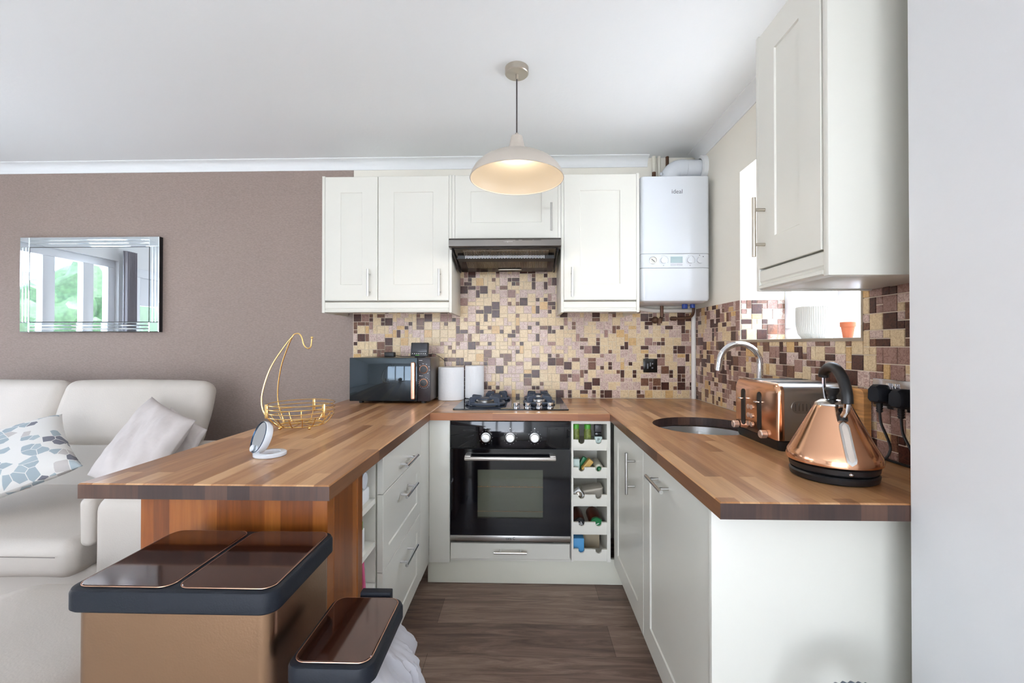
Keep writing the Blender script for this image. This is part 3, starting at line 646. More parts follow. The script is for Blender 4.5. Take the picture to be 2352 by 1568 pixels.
t = thing('green_white_carton', 'white carton with green corner on the second slim shelf', 'box', (-0.6, 1.39, SH[1]))
MB().box(-0.70, -0.512, 1.325, 1.402, SH[1], SH[1]+0.072, 0.002).build('carton', white_m, t); MB().box(-0.66, -0.511, 1.3245, 1.385, SH[1]+0.0725, SH[1]+0.10, 0.002).build('green_flap', green_m, t)
T_ = Matrix.Translation((-0.60, 1.40, SH[2]+0.056)) @ Matrix.Rotation(R(10), 4, 'X')
t = thing('pink_packet', 'pink and white packet leaning on the third slim shelf', 'packet', (-0.6, 1.40, SH[2]))
MB(T_).box(-0.09, 0.09, -0.012, 0.006, -0.052, 0.052, 0.004).build('packet', pink_m, t); MB(T_).box(-0.085, 0.085, 0.007, 0.018, -0.050, 0.040, 0.004).build('white_sleeve', white_m, t)
tag(MB().box(-0.66, -0.512, 1.335, 1.352, SH[3], SH[3]+0.055, 0.002).build('lime_packet', mat('lime_print', (190, 204, 92), 0.5)), 'small lime green packet on the lowest slim shelf', 'packet')
# wooden end panel of the breakfast bar
ep = thing('breakfast_bar_end', 'orange-brown oak block end panel holding up the breakfast bar', 'panel', (-0.72, 1.15, 0))
MB().box(-0.953, -0.483, 1.070, 1.108, 0.001, ZU-0.001, 0.0015).build('front_panel', panel_m, ep, smooth=0)
MB().box(-0.522, -0.483, 1.1085, 1.262, 0.001, ZU-0.001, 0.001).build('side_panel', panel_side, ep, smooth=0)
MB().box(-0.525, -0.482, 1.2625, 1.303, 0.001, ZU-0.001, 0.002).build('edge_post', panel_side, ep, smooth=0)

# right run: sink cupboard and dishwasher
XC = 0.440
sc = thing('sink_cupboard', 'white single-door cupboard under the round sink', 'cabinet', (0.75, 1.9, 0.13))
m = MB(); m.box(XC+0.021, 1.05, 1.645, 1.660, 0.133, ZU-0.001); m.box(XC+0.021, 1.05, 2.168, 2.184, 0.133, ZU-0.001); m.box(XC+0.021, 1.05, 1.660, 2.168, 0.133, 0.15); m.build('carcass', cab_in, sc)
d_ = door_mb(frame((XC, 2.172, 0.138), '-X'), 0.528, 0.700).build('cupboard_door', cab_m, sc)
handle_mb(frame((XC, 1.772, 0.700), '-X'), 0.165, False, cc=0.10).build('door_handle', steel_m, d_)
dw = thing('integrated_dishwasher', 'white panelled dishwasher at the near end of the right run', 'dishwasher', (0.75, 1.35, 0.13))
MB().box(XC+0.021, 1.04, 1.065, 1.640, 0.133, ZU-0.004).build('tub', white_m, dw)
d_ = door_mb(frame((XC, 1.641, 0.138), '-X'), 0.578, 0.700).build('dishwasher_door', cab_m, dw)
handle_mb(frame((XC, 1.408, 0.775), '-X'), 0.165, True, cc=0.10).build('door_handle', steel_m, d_)
tag(MB().box(0.436, 1.065, 1.040, 1.060, 0.001, ZU-0.001, 0.0015).build('end_panel', cab_m), 'large white end panel closing off the dishwasher beside the wall', 'panel')

# ------------------------------------------------------------------ wall cabinets
YW = 2.445
def pelmet(T, w, name, parent):
    m = MB(T); prof = [(0.004, 0.0), (0.030, 0.0), (0.030, 0.060), (0.004, 0.060), (0.000, 0.056), (0.000, 0.026), (0.003, 0.022), (0.004, 0.016), (-0.003, 0.012), (-0.004, 0.004)]
    m.loft([[(0, y, z) for y, z in prof], [(w, y, z) for y, z in prof]]); return m.build(name, cab_m, parent, smooth=0)
def wallcab(label, x0, x1, z0, doors, handles, p=True):
    t = thing('wall_cabinet', label, 'cabinet', ((x0+x1)/2, 2.6, z0))
    m = MB(); m.box(x0+0.017, x1-0.017, YW+0.022, YB-0.004, z0+0.066 if p else z0, 2.160); m.build('carcass', cab_in, t)
    for a in (x0, x1-0.016): MB().box(a, a+0.016, YW+(0.0 if a == x0 and p else 0.001), YB-0.003, z0-0.001 if p else z0, 2.165, 0.001).build('side_panel', cab_m, t)
    for (a, b), (hx, hz0, hz1) in zip(doors, handles):
        d = door_mb(frame((a, YW, z0+0.068 if p else z0+0.002), '-Y'), b-a, 2.160-(z0+0.068 if p else z0+0.002), rail=0.088).build('cabinet_door', cab_m, t)
        handle_mb(frame((hx, YW, (hz0+hz1)/2), '-Y'), hz1-hz0, False, cc=0.10).build('door_handle', steel_m, d)
    if p: pelmet(frame((x0+0.0165, YW+0.004, z0), '-Y'), x1-x0-0.033, 'light_pelmet', t)
    return t
wallcab('white two-door wall cabinet left of the cooker hood', -1.139, -0.4045, 1.395, [(-1.122, -0.823), (-0.820, -0.4215)], [(-0.868, 1.484, 1.634), (-0.471, 1.484, 1.634)])
wallcab('white wall cabinet right above the cooker hood', -0.4035, 0.2035, 1.806, [(-0.3865, 0.1865)], [(0.150, 1.842, 1.995)], p=False)
wallcab('white single-door wall cabinet between hood and boiler', 0.2045, 0.637, 1.395, [(0.2215, 0.620)], [(0.263, 1.478, 1.640)])
# near right wall cabinet
t = thing('wall_cabinet', 'tall white wall cabinet on the right wall near the camera', 'cabinet', (0.9, 1.2, 1.382))
MB().box(0.742, XR-0.006, 1.082, 1.368, 1.446, 2.160).build('carcass', cab_in, t)
MB().box(0.722, XR-0.008, 1.062, 1.080, 1.380, 2.165, 0.0015).build('side_panel', cab_m, t)
MB().box(0.722, XR-0.008, 1.370, 1.386, 1.380, 2.165, 0.0015).build('side_panel', cab_m, t)
MB().box(0.754, XR-0.010, 1.081, 1.369, 1.384, 1.398, 0.001).build('bottom_panel', cab_m, t)
d_ = door_mb(frame((0.721, 1.369, 1.446), '-X'), 0.283, 0.712, rail=0.084, th=0.020).build('cabinet_door', cab_m, t)
handle_mb(frame((0.721, 1.336, 1.567), '-X'), 0.178, False, cc=0.104).build('door_handle', nickel_m, d_)
pelmet(frame((0.724, 1.369, 1.382), '-X'), 0.288, 'light_pelmet', t)

# ------------------------------------------------------------------ cooker hood
hd = thing('cooker_hood', 'dark grey slim cooker hood under the middle wall cabinet', 'cooker hood', (-0.1, 2.5, 1.65))
hx0, hx1 = -0.402, 0.196
MB().box(-0.386, 0.184, 2.47, YB-0.008, 1.700, 1.803, 0.002).build('hood_body', mat('hood_grey', (70, 68, 66), 0.4, 0.3), hd)
poly = [(2.340, 1.735), (2.332, 1.740), (2.330, 1.772), (2.338, 1.782), (2.443, 1.784), (2.443, 1.742), (2.38, 1.732)]
MB().prism(poly, hx0, hx1, plane='YZ').build('visor', mat('hood_visor', (92, 88, 84), 0.28, 0.8), hd, smooth=20)
for xa in (hx0+0.012, hx1-0.020):
    MB().prism([(2.36, 1.733), (2.50, 1.733), (2.665, 1.668), (2.665, 1.652), (2.60, 1.652), (2.37, 1.715)], xa, xa+0.008, plane='YZ').build('side_cheek', black_pl, hd, smooth=20)
m = MB(); fx0, fx1 = -0.330, 0.130
m.loft([[(-0.378, 2.36, 1.7290), (0.172, 2.36, 1.7290), (0.172, 2.665, 1.6560), (-0.378, 2.665, 1.6560)], [(-0.378, 2.36, 1.7320), (0.172, 2.36, 1.7320), (0.172, 2.665, 1.6590), (-0.378, 2.665, 1.6590)]]); m.build('underside_plate', mat('hood_glossy_underside', (60, 54, 48), 0.15, 0.6), hd)
def und(y, d=0.0): return 1.7290-(y-2.36)*0.2393-d
m = MB()
for k in range(64):
    x = fx0+k*(fx1-fx0)/63
    for ya, yb in ((2.375, 2.432), (2.482, 2.60)): m.loft([[(x-0.0016, ya, und(ya)), (x+0.0016, ya, und(ya)), (x+0.0016, ya, und(ya, 0.003)), (x-0.0016, ya, und(ya, 0.003))], [(x-0.0016, yb, und(yb)), (x+0.0016, yb, und(yb)), (x+0.0016, yb, und(yb, 0.003)), (x-0.0016, yb, und(yb, 0.003))]])
m.build('grease_filter', mat('filter_metal', (150, 138, 122), 0.35, 0.8), hd, smooth=0)
bar = MB(); bar.loft([[(-0.370, 2.436, und(2.436)), (0.166, 2.436, und(2.436)), (0.166, 2.436, und(2.436, 0.018)), (-0.370, 2.436, und(2.436, 0.018))], [(-0.370, 2.478, und(2.478)), (0.166, 2.478, und(2.478)), (0.166, 2.478, und(2.478, 0.018)), (-0.370, 2.478, und(2.478, 0.018))]])
bb = bar.build('crossbar', black_pl, hd)
m = MB()
for k in range(57):
    for j in range(3):
        x = fx0+0.004+k*0.0078; z = und(2.436, 0.0145)+0.0058*j+(0.0029 if k % 2 else 0)
        m.cyl((x, 2.4362, z-0.0005), (x, 2.4350, z-0.0005), 0.0024, n=6)
m.build('perforated_dots', dot_m, bb, smooth=0)
text('brand_lettering', 'Hotpoint', frame((-0.085, 2.3312, 1.765), '-Y'), 0.012, mark_white, hd)
m = MB()
for x, w in ((-0.047, 0.018), (-0.010, 0.055), (0.050, 0.040)): m.box(x, x+w, 2.3295, 2.3325, 1.768, 1.7715)
m.build('slider_switches', black_pl, hd)
MB().rr(-0.155, -0.015, 2.612, 2.640, 0.012, [(0, und(2.62, 0.003)), (0, und(2.62, 0.006))]).build('lamp_cover', nickel_m, hd)

# ------------------------------------------------------------------ boiler with pipes
bo = thing('combi_boiler', 'white gas boiler hung in the corner beside the wall cabinets', 'boiler', (0.85, 2.64, 1.455))
BX0, BX1, BY = 0.660, 1.046, 2.50
def bcase(z0, z1, name, low=False):
    m = MB(); m.rr(BX0, BX1, BY, YB-0.01, 0.022, [(0.002, z0), (0, z0+0.002), (0, z1-0.002), (0.002, z1)], n=5); return m.build(name, white_pl, bo)
bcase(1.7285, 2.166, 'upper_casing'); bcase(1.6480, 1.7270, 'control_fascia')
m = MB(); m.rr(BX0, BX1, BY, YB-0.01, 0.022, [(0.030, 1.452), (0.006, 1.462), (0, 1.474), (0, 1.6445), (0.002, 1.6465)], n=5); m.build('lower_cover', white_pl, bo)
text('brand_lettering', 'ideal', frame((0.863, BY-0.0005, 2.078), '-Y'), 0.034, mark_grey, bo)
MB().lathe([(0.022, 0), (0.022, -0.004), (0.019, -0.005), (0.018, -0.002), (0.0003, -0.002)], (0.728, BY, 1.690), 28, axis='Y').build('pressure_gauge', steel_m, bo)
MB(Matrix.Translation((0.728, BY-0.0030, 1.690)) @ Matrix.Rotation(R(40), 4, 'Y')).box(-0.012, 0.012, -0.0008, 0.0008, -0.0012, 0.0012).build('gauge_needle', mark_black, bo)
for kx in (0.786, 0.934, 0.988): MB().lathe([(0.0235, 0), (0.0235, -0.0015), (0.018, -0.002), (0.017, -0.011), (0.0003, -0.012)], (kx, BY, 1.690), 28, axis='Y').build('control_dial', white_pl, bo)
m = MB()
for kx in (0.786, 0.934):
    for j in range(9): a = R(-20+j*17); m.box(kx+0.027*math.sin(a)-0.001, kx+0.027*math.sin(a)+0.001, BY-0.0008, BY+0.0002, 1.690+0.027*math.cos(a)-0.0015, 1.690+0.027*math.cos(a)+0.0015)
    m.box(kx-0.002, kx+0.002, BY-0.0008, BY+0.0002, 1.659, 1.663)
m.box(0.985, 0.990, BY-0.0008, BY+0.0002, 1.716, 1.720); m.box(1.005, 1.010, BY-0.0008, BY+0.0002, 1.708, 1.713); m.build('dial_marks', mark_grey, bo)
MB().box(0.826, 0.892, BY-0.002, BY+0.001, 1.676, 1.711, 0.001).build('display', lcd_m, bo)
m = MB(); m.box(0.826, 0.857, BY-0.001, BY+0.001, 1.661, 1.669, 0.001); m.box(0.861, 0.892, BY-0.001, BY+0.001, 1.661, 1.669, 0.001); m.build('fascia_button', mat('fascia_button_grey', (206, 206, 212), 0.4), bo)
fl = thing('boiler_flue', 'fat white flue elbow from boiler top into the right wall', 'flue pipe', (0.88, 2.64, 2.167))
pts = [(0.868, 2.645, 2.1675), (0.868, 2.645, 2.195)]
for i in range(1, 9): a = PI/2*i/8; pts.append((0.868+0.065*(1-math.cos(a)), 2.645, 2.195+0.065*math.sin(a)))
pts += [(0.96, 2.645, 2.260)]
MB().tube(pts, 0.056, 24).build('elbow', white_pl, fl); MB().cyl((0.961, 2.645, 2.260), (1.056, 2.645, 2.260), 0.0545, n=28).build('straight_pipe', white_pl, fl)
MB().lathe([(0.060, 1.040), (0.078, 1.046), (0.080, 1.0695), (0.056, 1.0695)], (0, 2.645, 2.260), 32, axis='X').build('wall_collar', white_m, fl); MB().sphere((0.812, 2.620, 2.225), 0.010, 10).build('screw_boss', white_pl, fl)
m = MB().tube([(0.810, 2.762, 2.167), (0.810, 2.762, 2.29)], 0.012, 10); pp = m.build('copper_pipe', copper_pipe); tag(pp, 'brown copper pipe above the boiler, leftmost and thickest', 'pipe')
MB().tube([(0.810, 2.762, 2.291), (0.810, 2.762, H0-0.001)], 0.0125, 10).build('painted_end', boilerpipe_w, pp)
pp = MB().tube([(0.843, 2.762, 2.167), (0.843, 2.762, 2.25)], 0.009, 10).build('copper_pipe', copper_pipe); tag(pp, 'thinner copper pipe above the boiler, second from the left', 'pipe')
MB().tube([(0.843, 2.762, 2.251), (0.843, 2.762, H0-0.001)], 0.0095, 10).build('painted_end', boilerpipe_w, pp)
pp = MB().tube([(0.895, 2.768, 2.167), (0.895, 2.768, H0-0.001)], 0.010, 10).build('copper_pipe', copper_pipe); tag(pp, 'grey-brown pipe above the boiler just behind the flue elbow', 'pipe')
for nm, xx, z_, lb in (('valve_knob', 0.930, 2.315, 'small black valve knob behind the white flue elbow'), ('valve_knob', 0.985, 2.335, 'larger black valve knob high up behind the flue pipe')):
    m = MB(); m.cyl((xx, 2.74, z_-0.04), (xx, 2.74, z_), 0.010); m.cyl((xx, 2.74, z_), (xx, 2.74, z_+0.012), 0.018, 0.016); m.cyl((xx, 2.74, z_-0.01), (xx, YB-0.002, z_-0.01), 0.007); tag(m.build(nm, black_pl), lb, 'valve')
pw = MB().tube([(1.054, 2.766, ZT+0.001), (1.054, 2.766, 1.44)], 0.0145, 14).build('waste_pipe', mat('white_pvc_pipe', (240, 236, 230), 0.4)); tag(pw, 'white vertical pipe down the tiled corner below the boiler', 'pipe')
m = MB().tube([(0.70, 2.752, 1.440), (0.80, 2.752, 1.425), (1.035, 2.752, 1.425)], 0.013, 12); tag(m.build('drain_pipe', mat('white_pvc_drain', (232, 226, 216), 0.4)), 'white horizontal pipe just under the boiler', 'pipe')
m = MB().tube([(0.838, 2.70, 1.451), (0.838, 2.70, 1.385), (0.838, 2.735, 1.370)], 0.010, 10); m.cyl((0.825, 2.70, 1.375), (0.825, 2.70, 1.345), 0.018, 0.013); m.sphere((0.80, 2.71, 1.365), 0.022, 10); tag(m.build('gas_cock', copper_pipe), 'brown brass valve hanging under the left half of the boiler', 'valve')
m = MB().tube(spline([(1.020, 2.68, 1.451), (1.020, 2.68, 1.41), (1.012, 2.70, 1.385), (0.98, 2.73, 1.378), (0.90, 2.74, 1.375)], 6), 0.0085, 10); m.cyl((0.905, 2.735, 1.375), (0.935, 2.735, 1.375), 0.013); tag(m.build('copper_pipe', copper_pipe), 'bent copper pipe under the right half of the boiler', 'pipe')
m = MB().tube([(0.94, 2.60, 1.451), (0.94, 2.60, 1.425)], 0.016, 10); m.tube([(0.985, 2.60, 1.451), (0.985, 2.60, 1.43)], 0.014, 10); tag(m.build('blue_valve', mat('blue_valve_plastic', (40, 70, 150), 0.4)), 'small blue valve pair under the boiler', 'valve')

# ------------------------------------------------------------------ hob
hb = thing('gas_hob', 'black glass four-burner gas hob set on the worktop', 'hob', (-0.07, 2.5, ZT))
m = MB(); m.rr(-0.368, 0.229, 2.253, 2.765, 0.010, [(0, ZT+0.0005), (0, ZT+0.006), (0.002, ZT+0.0075)]); m.build('glass_plate', black_gl, hb)
ZH = ZT+0.0080
def burner(x, y, r):
    m = MB(); m.lathe([(r*1.15, ZH), (r*1.15, ZH+0.006), (r, ZH+0.009), (r, ZH+0.020), (r*0.92, ZH+0.024), (0.0005, ZH+0.0245)], (x, y, 0), 32, cap0=True)
    bb = m.build('burner', steel_m, hb)
    m = MB(); m.lathe([(r*0.80, ZH+0.025), (r*0.80, ZH+0.031), (r*0.70, ZH+0.034), (0.0005, ZH+0.0345)], (x, y, 0), 32, cap0=True); m.build('burner_cap', iron_m, bb)
def support(x, y, r, h, n=4, ph=45):
    m = MB(); pts = [(x+r*math.cos(2*PI*i/32), y+r*math.sin(2*PI*i/32), ZH+0.0085) for i in range(32)]; m.tube(pts, 0.008, 8, closed=True)
    for k in range(n):
        a = R(ph+360/n*k); ca, sa = math.cos(a), math.sin(a)
        prof = [(r+0.012, 0.0), (r+0.006, h-0.006), (r-0.004, h), (r*0.38, h), (r*0.36, h-0.010), (r*0.72, h-0.014), (r-0.016, 0.004)]
        w = 0.0055
        lo = [(x+ca*q-sa*w, y+sa*q+ca*w, ZH+0.002+z) for q, z in prof]; hi = [(x+ca*q+sa*w, y+sa*q-ca*w, ZH+0.002+z) for q, z in prof]; m.loft([lo, hi])
    m.build('pan_support', iron_m, hb, smooth=30)
for x, y, r, sr in ((-0.216, 2.445, 0.052, 0.104), (-0.166, 2.662, 0.034, 0.074), (0.084, 2.480, 0.034, 0.082), (0.084, 2.672, 0.028, 0.076)):
    burner(x, y, r); support(x, y, sr, 0.043)
for kx in (-0.040, 0.020, 0.079, 0.137):
    m = MB(); m.lathe([(0.0185, ZH), (0.0185, ZH+0.003), (0.0155, ZH+0.004), (0.0165, ZH+0.022), (0.015, ZH+0.024), (0.0005, ZH+0.0245)], (kx, 2.315, 0), 24, cap0=True); m.build('hob_knob', chrome_m, hb)

# ------------------------------------------------------------------ microwave and things on it
mw = thing('microwave_oven', 'black microwave with rose gold handle on the worktop corner', 'microwave', (-0.77, 2.63, ZT))
MX0, MX1, MY, MZ0, MZ1 = -1.000, -0.534, 2.497, 0.892, 1.140
MB().box(MX0+0.004, MX1, MY+0.022, 2.765, MZ0, MZ1, 0.004).build('microwave_body', mat('microwave_case', (108, 100, 94), 0.3, 0.5), mw)
d_ = MB().box(MX0, -0.6085, MY-0.004, MY+0.021, MZ0, MZ1, 0.003).build('microwave_door', mat('dark_mirror_glass', (58, 66, 72), 0.04, 0.75), mw)
MB().rr(-0.985, -0.66, 0, 1, 0.02, [(0, 0), (0, 1)]) and None
MB().box(-0.6075, MX1, MY-0.003, MY+0.021, MZ0, MZ1, 0.003).build('control_panel', mat('microwave_fascia', (46, 40, 44), 0.35), mw)
m = MB(); m.rr(-0.636, -0.612, MY-0.050, MY-0.030, 0.006, [(0.003, 0.908), (0, 0.912), (0, 1.112), (0.003, 1.116)]); m.cyl((-0.624, MY-0.032, 0.925), (-0.624, MY-0.004, 0.925), 0.006); m.cyl((-0.624, MY-0.032, 1.10), (-0.624, MY-0.004, 1.10), 0.006); m.build('door_handle', rose_m, d_)
for z in (1.0745, 0.998):
    k_ = MB().lathe([(0.024, 0), (0.024, -0.012), (0.020, -0.014)], (-0.571, MY-0.003, z), 28, axis='Y').build('dial_knob', rose_m, mw); MB().lathe([(0.0202, -0.004), (0.0195, -0.017), (0.0003, -0.018)], (-0.571, MY-0.003, z), 28, axis='Y').build('knob_face', black_pl, k_)
m = MB()
for j in range(15): a = R(20+j*20); m.box(-0.571+0.032*math.sin(a)-0.001, -0.571+0.032*math.sin(a)+0.001, MY-0.0042, MY-0.0032, 0.998+0.032*math.cos(a)-0.0018, 0.998+0.032*math.cos(a)+0.0018)
for j in range(6): a = R(-45+j*36); m.box(-0.571+0.032*math.sin(a)-0.003, -0.571+0.032*math.sin(a)+0.003, MY-0.0042, MY-0.0032, 1.0745+0.032*math.cos(a)-0.0013, 1.0745+0.032*math.cos(a)+0.0013)
m.box(-0.600, -0.580, MY-0.0042, MY-0.0032, 1.124, 1.1265); m.box(-0.598, -0.590, MY-0.0042, MY-0.0032, 1.036, 1.040); m.box(-0.588, -0.578, MY-0.0042, MY-0.0032, 1.036, 1.0385); m.build('dial_marks', mark_white, mw)
for x, y in ((MX0+0.05, MY+0.05), (MX1-0.05, MY+0.05), (MX0+0.05, 2.73), (MX1-0.05, 2.73)): MB().cyl((x, y, ZT+0.0005), (x, y, MZ0-0.0005), 0.014).build('foot', black_pl, mw)
sm = thing('smart_meter', 'small black display unit standing on the microwave', 'smart meter', (-0.612, 2.56, MZ1))
T_ = Matrix.Translation((-0.612, 2.556, MZ1+0.010)) @ Matrix.Rotation(R(-14), 4, 'X')
MB(T_).box(-0.052, 0.052, -0.007, 0.009, -0.004, 0.078, 0.004).build('display_case', black_pl, sm)
MB(T_).box(-0.044, 0.044, -0.0085, -0.0068, 0.020, 0.072, 0.0008).build('display', screen_m, sm)
m = MB(T_)
for k in range(7): m.box(-0.042+k*0.0125, -0.037+k*0.0125, -0.0082, -0.0072, 0.009, 0.013)
m.build('icon_row', mark_white, sm); MB(T_).box(-0.022, 0.0, -0.0082, -0.0072, 0.000, 0.003).build('status_light', green_m, sm)
MB().box(-0.640, -0.584, 2.555, 2.60, MZ1+0.0005, MZ1+0.010, 0.003).build('stand', black_pl, sm)
ad = thing('power_adaptor', 'black plug adaptor lying on top of the microwave', 'adaptor', (-0.78, 2.62, MZ1))
MB().box(-0.835, -0.775, 2.60, 2.640, MZ1+0.0005, MZ1+0.030, 0.005).build('adaptor_body', black_pl, ad)
MB().tube(spline([(-0.775, 2.62, MZ1+0.012), (-0.74, 2.63, MZ1+0.004), (-0.70, 2.62, MZ1+0.004), (-0.66, 2.60, MZ1+0.006)], 6), 0.002, 6).build('lead', black_pl, ad)
m = MB().tube(spline([(-0.585, 2.60, MZ1+0.008), (-0.55, 2.66, MZ1+0.018), (-0.515, 2.74, MZ1-0.01), (-0.500, 2.772, 1.10), (-0.498, 2.774, 1.02)], 8), 0.0018, 6); tag(m.build('thin_black_lead', black_pl), 'thin black lead trailing from meter down behind the microwave', 'cable')

# kitchen rolls
def roll(x, y, r, h, label, flap=None, ZT=ZT):
    t = thing('kitchen_roll', label, 'kitchen roll', (x, y, ZT))
    m = MB(); m.lathe([(0.022, ZT+0.001), (r-0.003, ZT+0.001), (r, ZT+0.004), (r, ZT+h-0.004), (r-0.003, ZT+h), (0.022, ZT+h), (0.022, ZT+0.02)], (x, y, 0), 48); m.build('paper_roll', paper_w, t)
    MB().lathe([(0.0215, ZT+0.002), (0.0215, ZT+h-0.001), (0.020, ZT+h-0.001), (0.020, ZT+0.002)], (x, y, 0), 24).build('card_core', beige_m, t)
    if flap:
        m = MB(); a0, a1 = flap; L = []
        for i in range(9):
            a = R(a0+(a1-a0)*i/8); k = r+0.0006+0.012*(i/8)**2; L.append((x+k*math.cos(a), y+k*math.sin(a)))
        m.loft([[(p[0], p[1], ZT+0.002) for p in L]+[(p[0]+0.0008, p[1]+0.0008, ZT+0.002) for p in reversed(L)], [(p[0], p[1], ZT+h-0.001) for p in L]+[(p[0]+0.0008, p[1]+0.0008, ZT+h-0.001) for p in reversed(L)]]); m.build('loose_sheet', paper_w, t)
roll(-0.4485, 2.694, 0.0795, 0.200, 'fat white kitchen roll standing right beside the microwave')
roll(-0.3130, 2.712, 0.0520, 0.200, 'slimmer white kitchen roll between the fat roll and hob', flap=(-60, 10), ZT=ZH+0.0005)

# ------------------------------------------------------------------ wall sockets
sk = thing('wall_socket', 'black square wall socket on the tiles right of the hob', 'socket', (0.789, 2.775, 1.04))
MB().box(0.746, 0.832, 2.7715, 2.7800, 1.041, 1.127, 0.002).build('socket_plate', mat('black_nickel_plate', (42, 40, 38), 0.2, 0.6), sk)
m = MB(); m.box(0.768, 0.776, 2.7705, 2.7713, 1.065, 1.097, 0.0003); m.box(0.785, 0.792, 2.7705, 2.7713, 1.080, 1.103, 0.0003); m.box(0.796, 0.806, 2.7705, 2.7713, 1.066, 1.074, 0.0003); m.box(0.798, 0.806, 2.7705, 2.7713, 1.092, 1.100, 0.0003); m.build('socket_inserts', mark_grey, sk)
ds = thing('double_socket', 'chrome double wall socket on the right-hand tiles behind the kettle', 'socket', (1.06, 1.30, 1.02))
MB().box(XR-0.0155, XR-0.0050, 1.216, 1.362, 1.028, 1.114, 0.002).build('socket_plate', mat('chrome_plate', (186, 182, 184), 0.15, 0.9), ds)
MB().box(XR-0.0175, XR-0.0156, 1.222, 1.356, 1.036, 1.082, 0.0006).build('black_insert', black_pl, ds)
m = MB(); 
for y in (1.275, 1.30): m.box(XR-0.022, XR-0.0156, y-0.005, y+0.005, 1.086, 1.104, 0.001)
m.build('rocker_switches', chrome_m, ds)
def plug(y, z, lab, cab):
    t = thing('black_plug', lab, 'plug', (1.03, y, z))
    T_ = Matrix.Translation((XR-0.0178, y, z)); m = MB(T_); poly = [(-0.026, -0.020), (-0.018, -0.027), (0.018, -0.027), (0.026, -0.020), (0.024, 0.014), (0.012, 0.026), (-0.012, 0.026), (-0.024, 0.014)]
    m.loft([[(0, a, b) for a, b in poly], [(-0.022, a, b) for a, b in poly], [(-0.030, a*0.8, b*0.8) for a, b in poly]]); m.build('plug_body', dark_navy, t)
    m = MB(); m.lathe([(0.008, -0.001), (0.0065, -0.028)], (XR-0.030, y, z-0.027), 12, cap0=True, cap1=True)
    for k in range(3): m.lathe([(0.0085, -0.008-k*0.007), (0.0085, -0.011-k*0.007)], (XR-0.030, y, z-0.027), 12, cap0=True, cap1=True)
    m.build('strain_relief', black_pl, t)
    MB().tube(spline(cab, 10), 0.0035, 8).build('power_lead', black_pl, t)
plug(1.318, 1.072, 'black mains plug nearer the window in the double socket', [(XR-0.030, 1.318, 1.020), (XR-0.030, 1.312, 0.985), (XR-0.035, 1.285, 0.950), (XR-0.045, 1.262, 0.925), (XR-0.055, 1.262, 0.900), (XR-0.080, 1.262, 0.885), (0.93, 1.245, 0.8825), (0.905, 1.205, 0.884)])
plug(1.244, 1.066, 'black mains plug nearer the wall corner in the double socket', [(XR-0.030, 1.244, 1.012), (XR-0.030, 1.238, 0.97), (XR-0.028, 1.215, 0.93), (XR-0.025, 1.19, 0.89), (XR-0.020, 1.22, 0.8825), (XR-0.020, 1.32, 0.8825), (XR-0.022, 1.36, 0.8825)])

# ------------------------------------------------------------------ kettle
KX, KY = 0.790, 1.150
kbse = MB(); kbse.lathe([(0.088, ZT+0.0005), (0.094, ZT+0.004), (0.096, ZT+0.016), (0.092, ZT+0.020), (0.0005, ZT+0.020)], (KX, KY, 0), 56, cap0=True)
tag(kbse.build('kettle_base', black_pl), 'round black power base under the copper kettle', 'kettle base')
kt = thing('electric_kettle', 'copper pyramid kettle with black arched handle on the near worktop', 'kettle', (KX, KY, ZT+0.021))
MB().lathe([(0.090, ZT+0.0215), (0.095, ZT+0.026), (0.097, ZT+0.038), (0.094, ZT+0.040)], (KX, KY, 0), 56, cap0=True, cap1=True).build('black_foot', black_pl, kt)
prof = [(0.096, 0.0405), (0.1025, 0.044), (0.1035, 0.052), (0.1005, 0.064)]
for i in range(1, 12):
    t_ = i/11; prof.append((0.1005-(0.1005-0.041)*(t_**0.96), 0.064+0.116*t_))
prof += [(0.039, 0.183)]
MB().lathe([(r, ZT+z) for r, z in prof], (KX, KY, 0), 72, cap0=True, cap1=True).build('kettle_body', copper_m, kt)
lid = MB().lathe([(0.0395, 0.1835), (0.038, 0.188), (0.026, 0.196), (0.0005, 0.199)], (KX, KY, ZT), 40, cap0=True).build('lid', mat('polished_steel', (216, 212, 208), 0.18, 1.0), kt)
MB().lathe([(0.010, 0.1985), (0.008, 0.206), (0.018, 0.222), (0.016, 0.227), (0.0005, 0.229)], (KX, KY, ZT), 24, cap0=True).build('lid_knob', black_pl, lid)
dv = Vector((-0.235, -0.968, 0)).normalized()
def K(rad, z, side=0.0): return Vector((KX, KY, 0))+dv*rad+Vector((-dv.y, dv.x, 0))*side+Vector((0, 0, ZT+z))
hp = spline([K(-0.054, 0.252), K(-0.047, 0.266), K(-0.015, 0.279), K(0.024, 0.275), K(0.058, 0.252), K(0.076, 0.222), K(0.080, 0.196)], 6)
MB().tube(hp, 0.0125, 16).build('handle', black_pl, kt)
MB().tube(spline([K(-0.052, 0.252), K(-0.052, 0.228), K(-0.043, 0.200), K(-0.034, 0.186)], 6), 0.0045, 8).build('handle_bracket', chrome_m, kt)
MB().tube([K(0.079, 0.196), K(0.076, 0.178), K(0.056, 0.160)], 0.0075, 10).build('handle_bracket', chrome_m, kt)
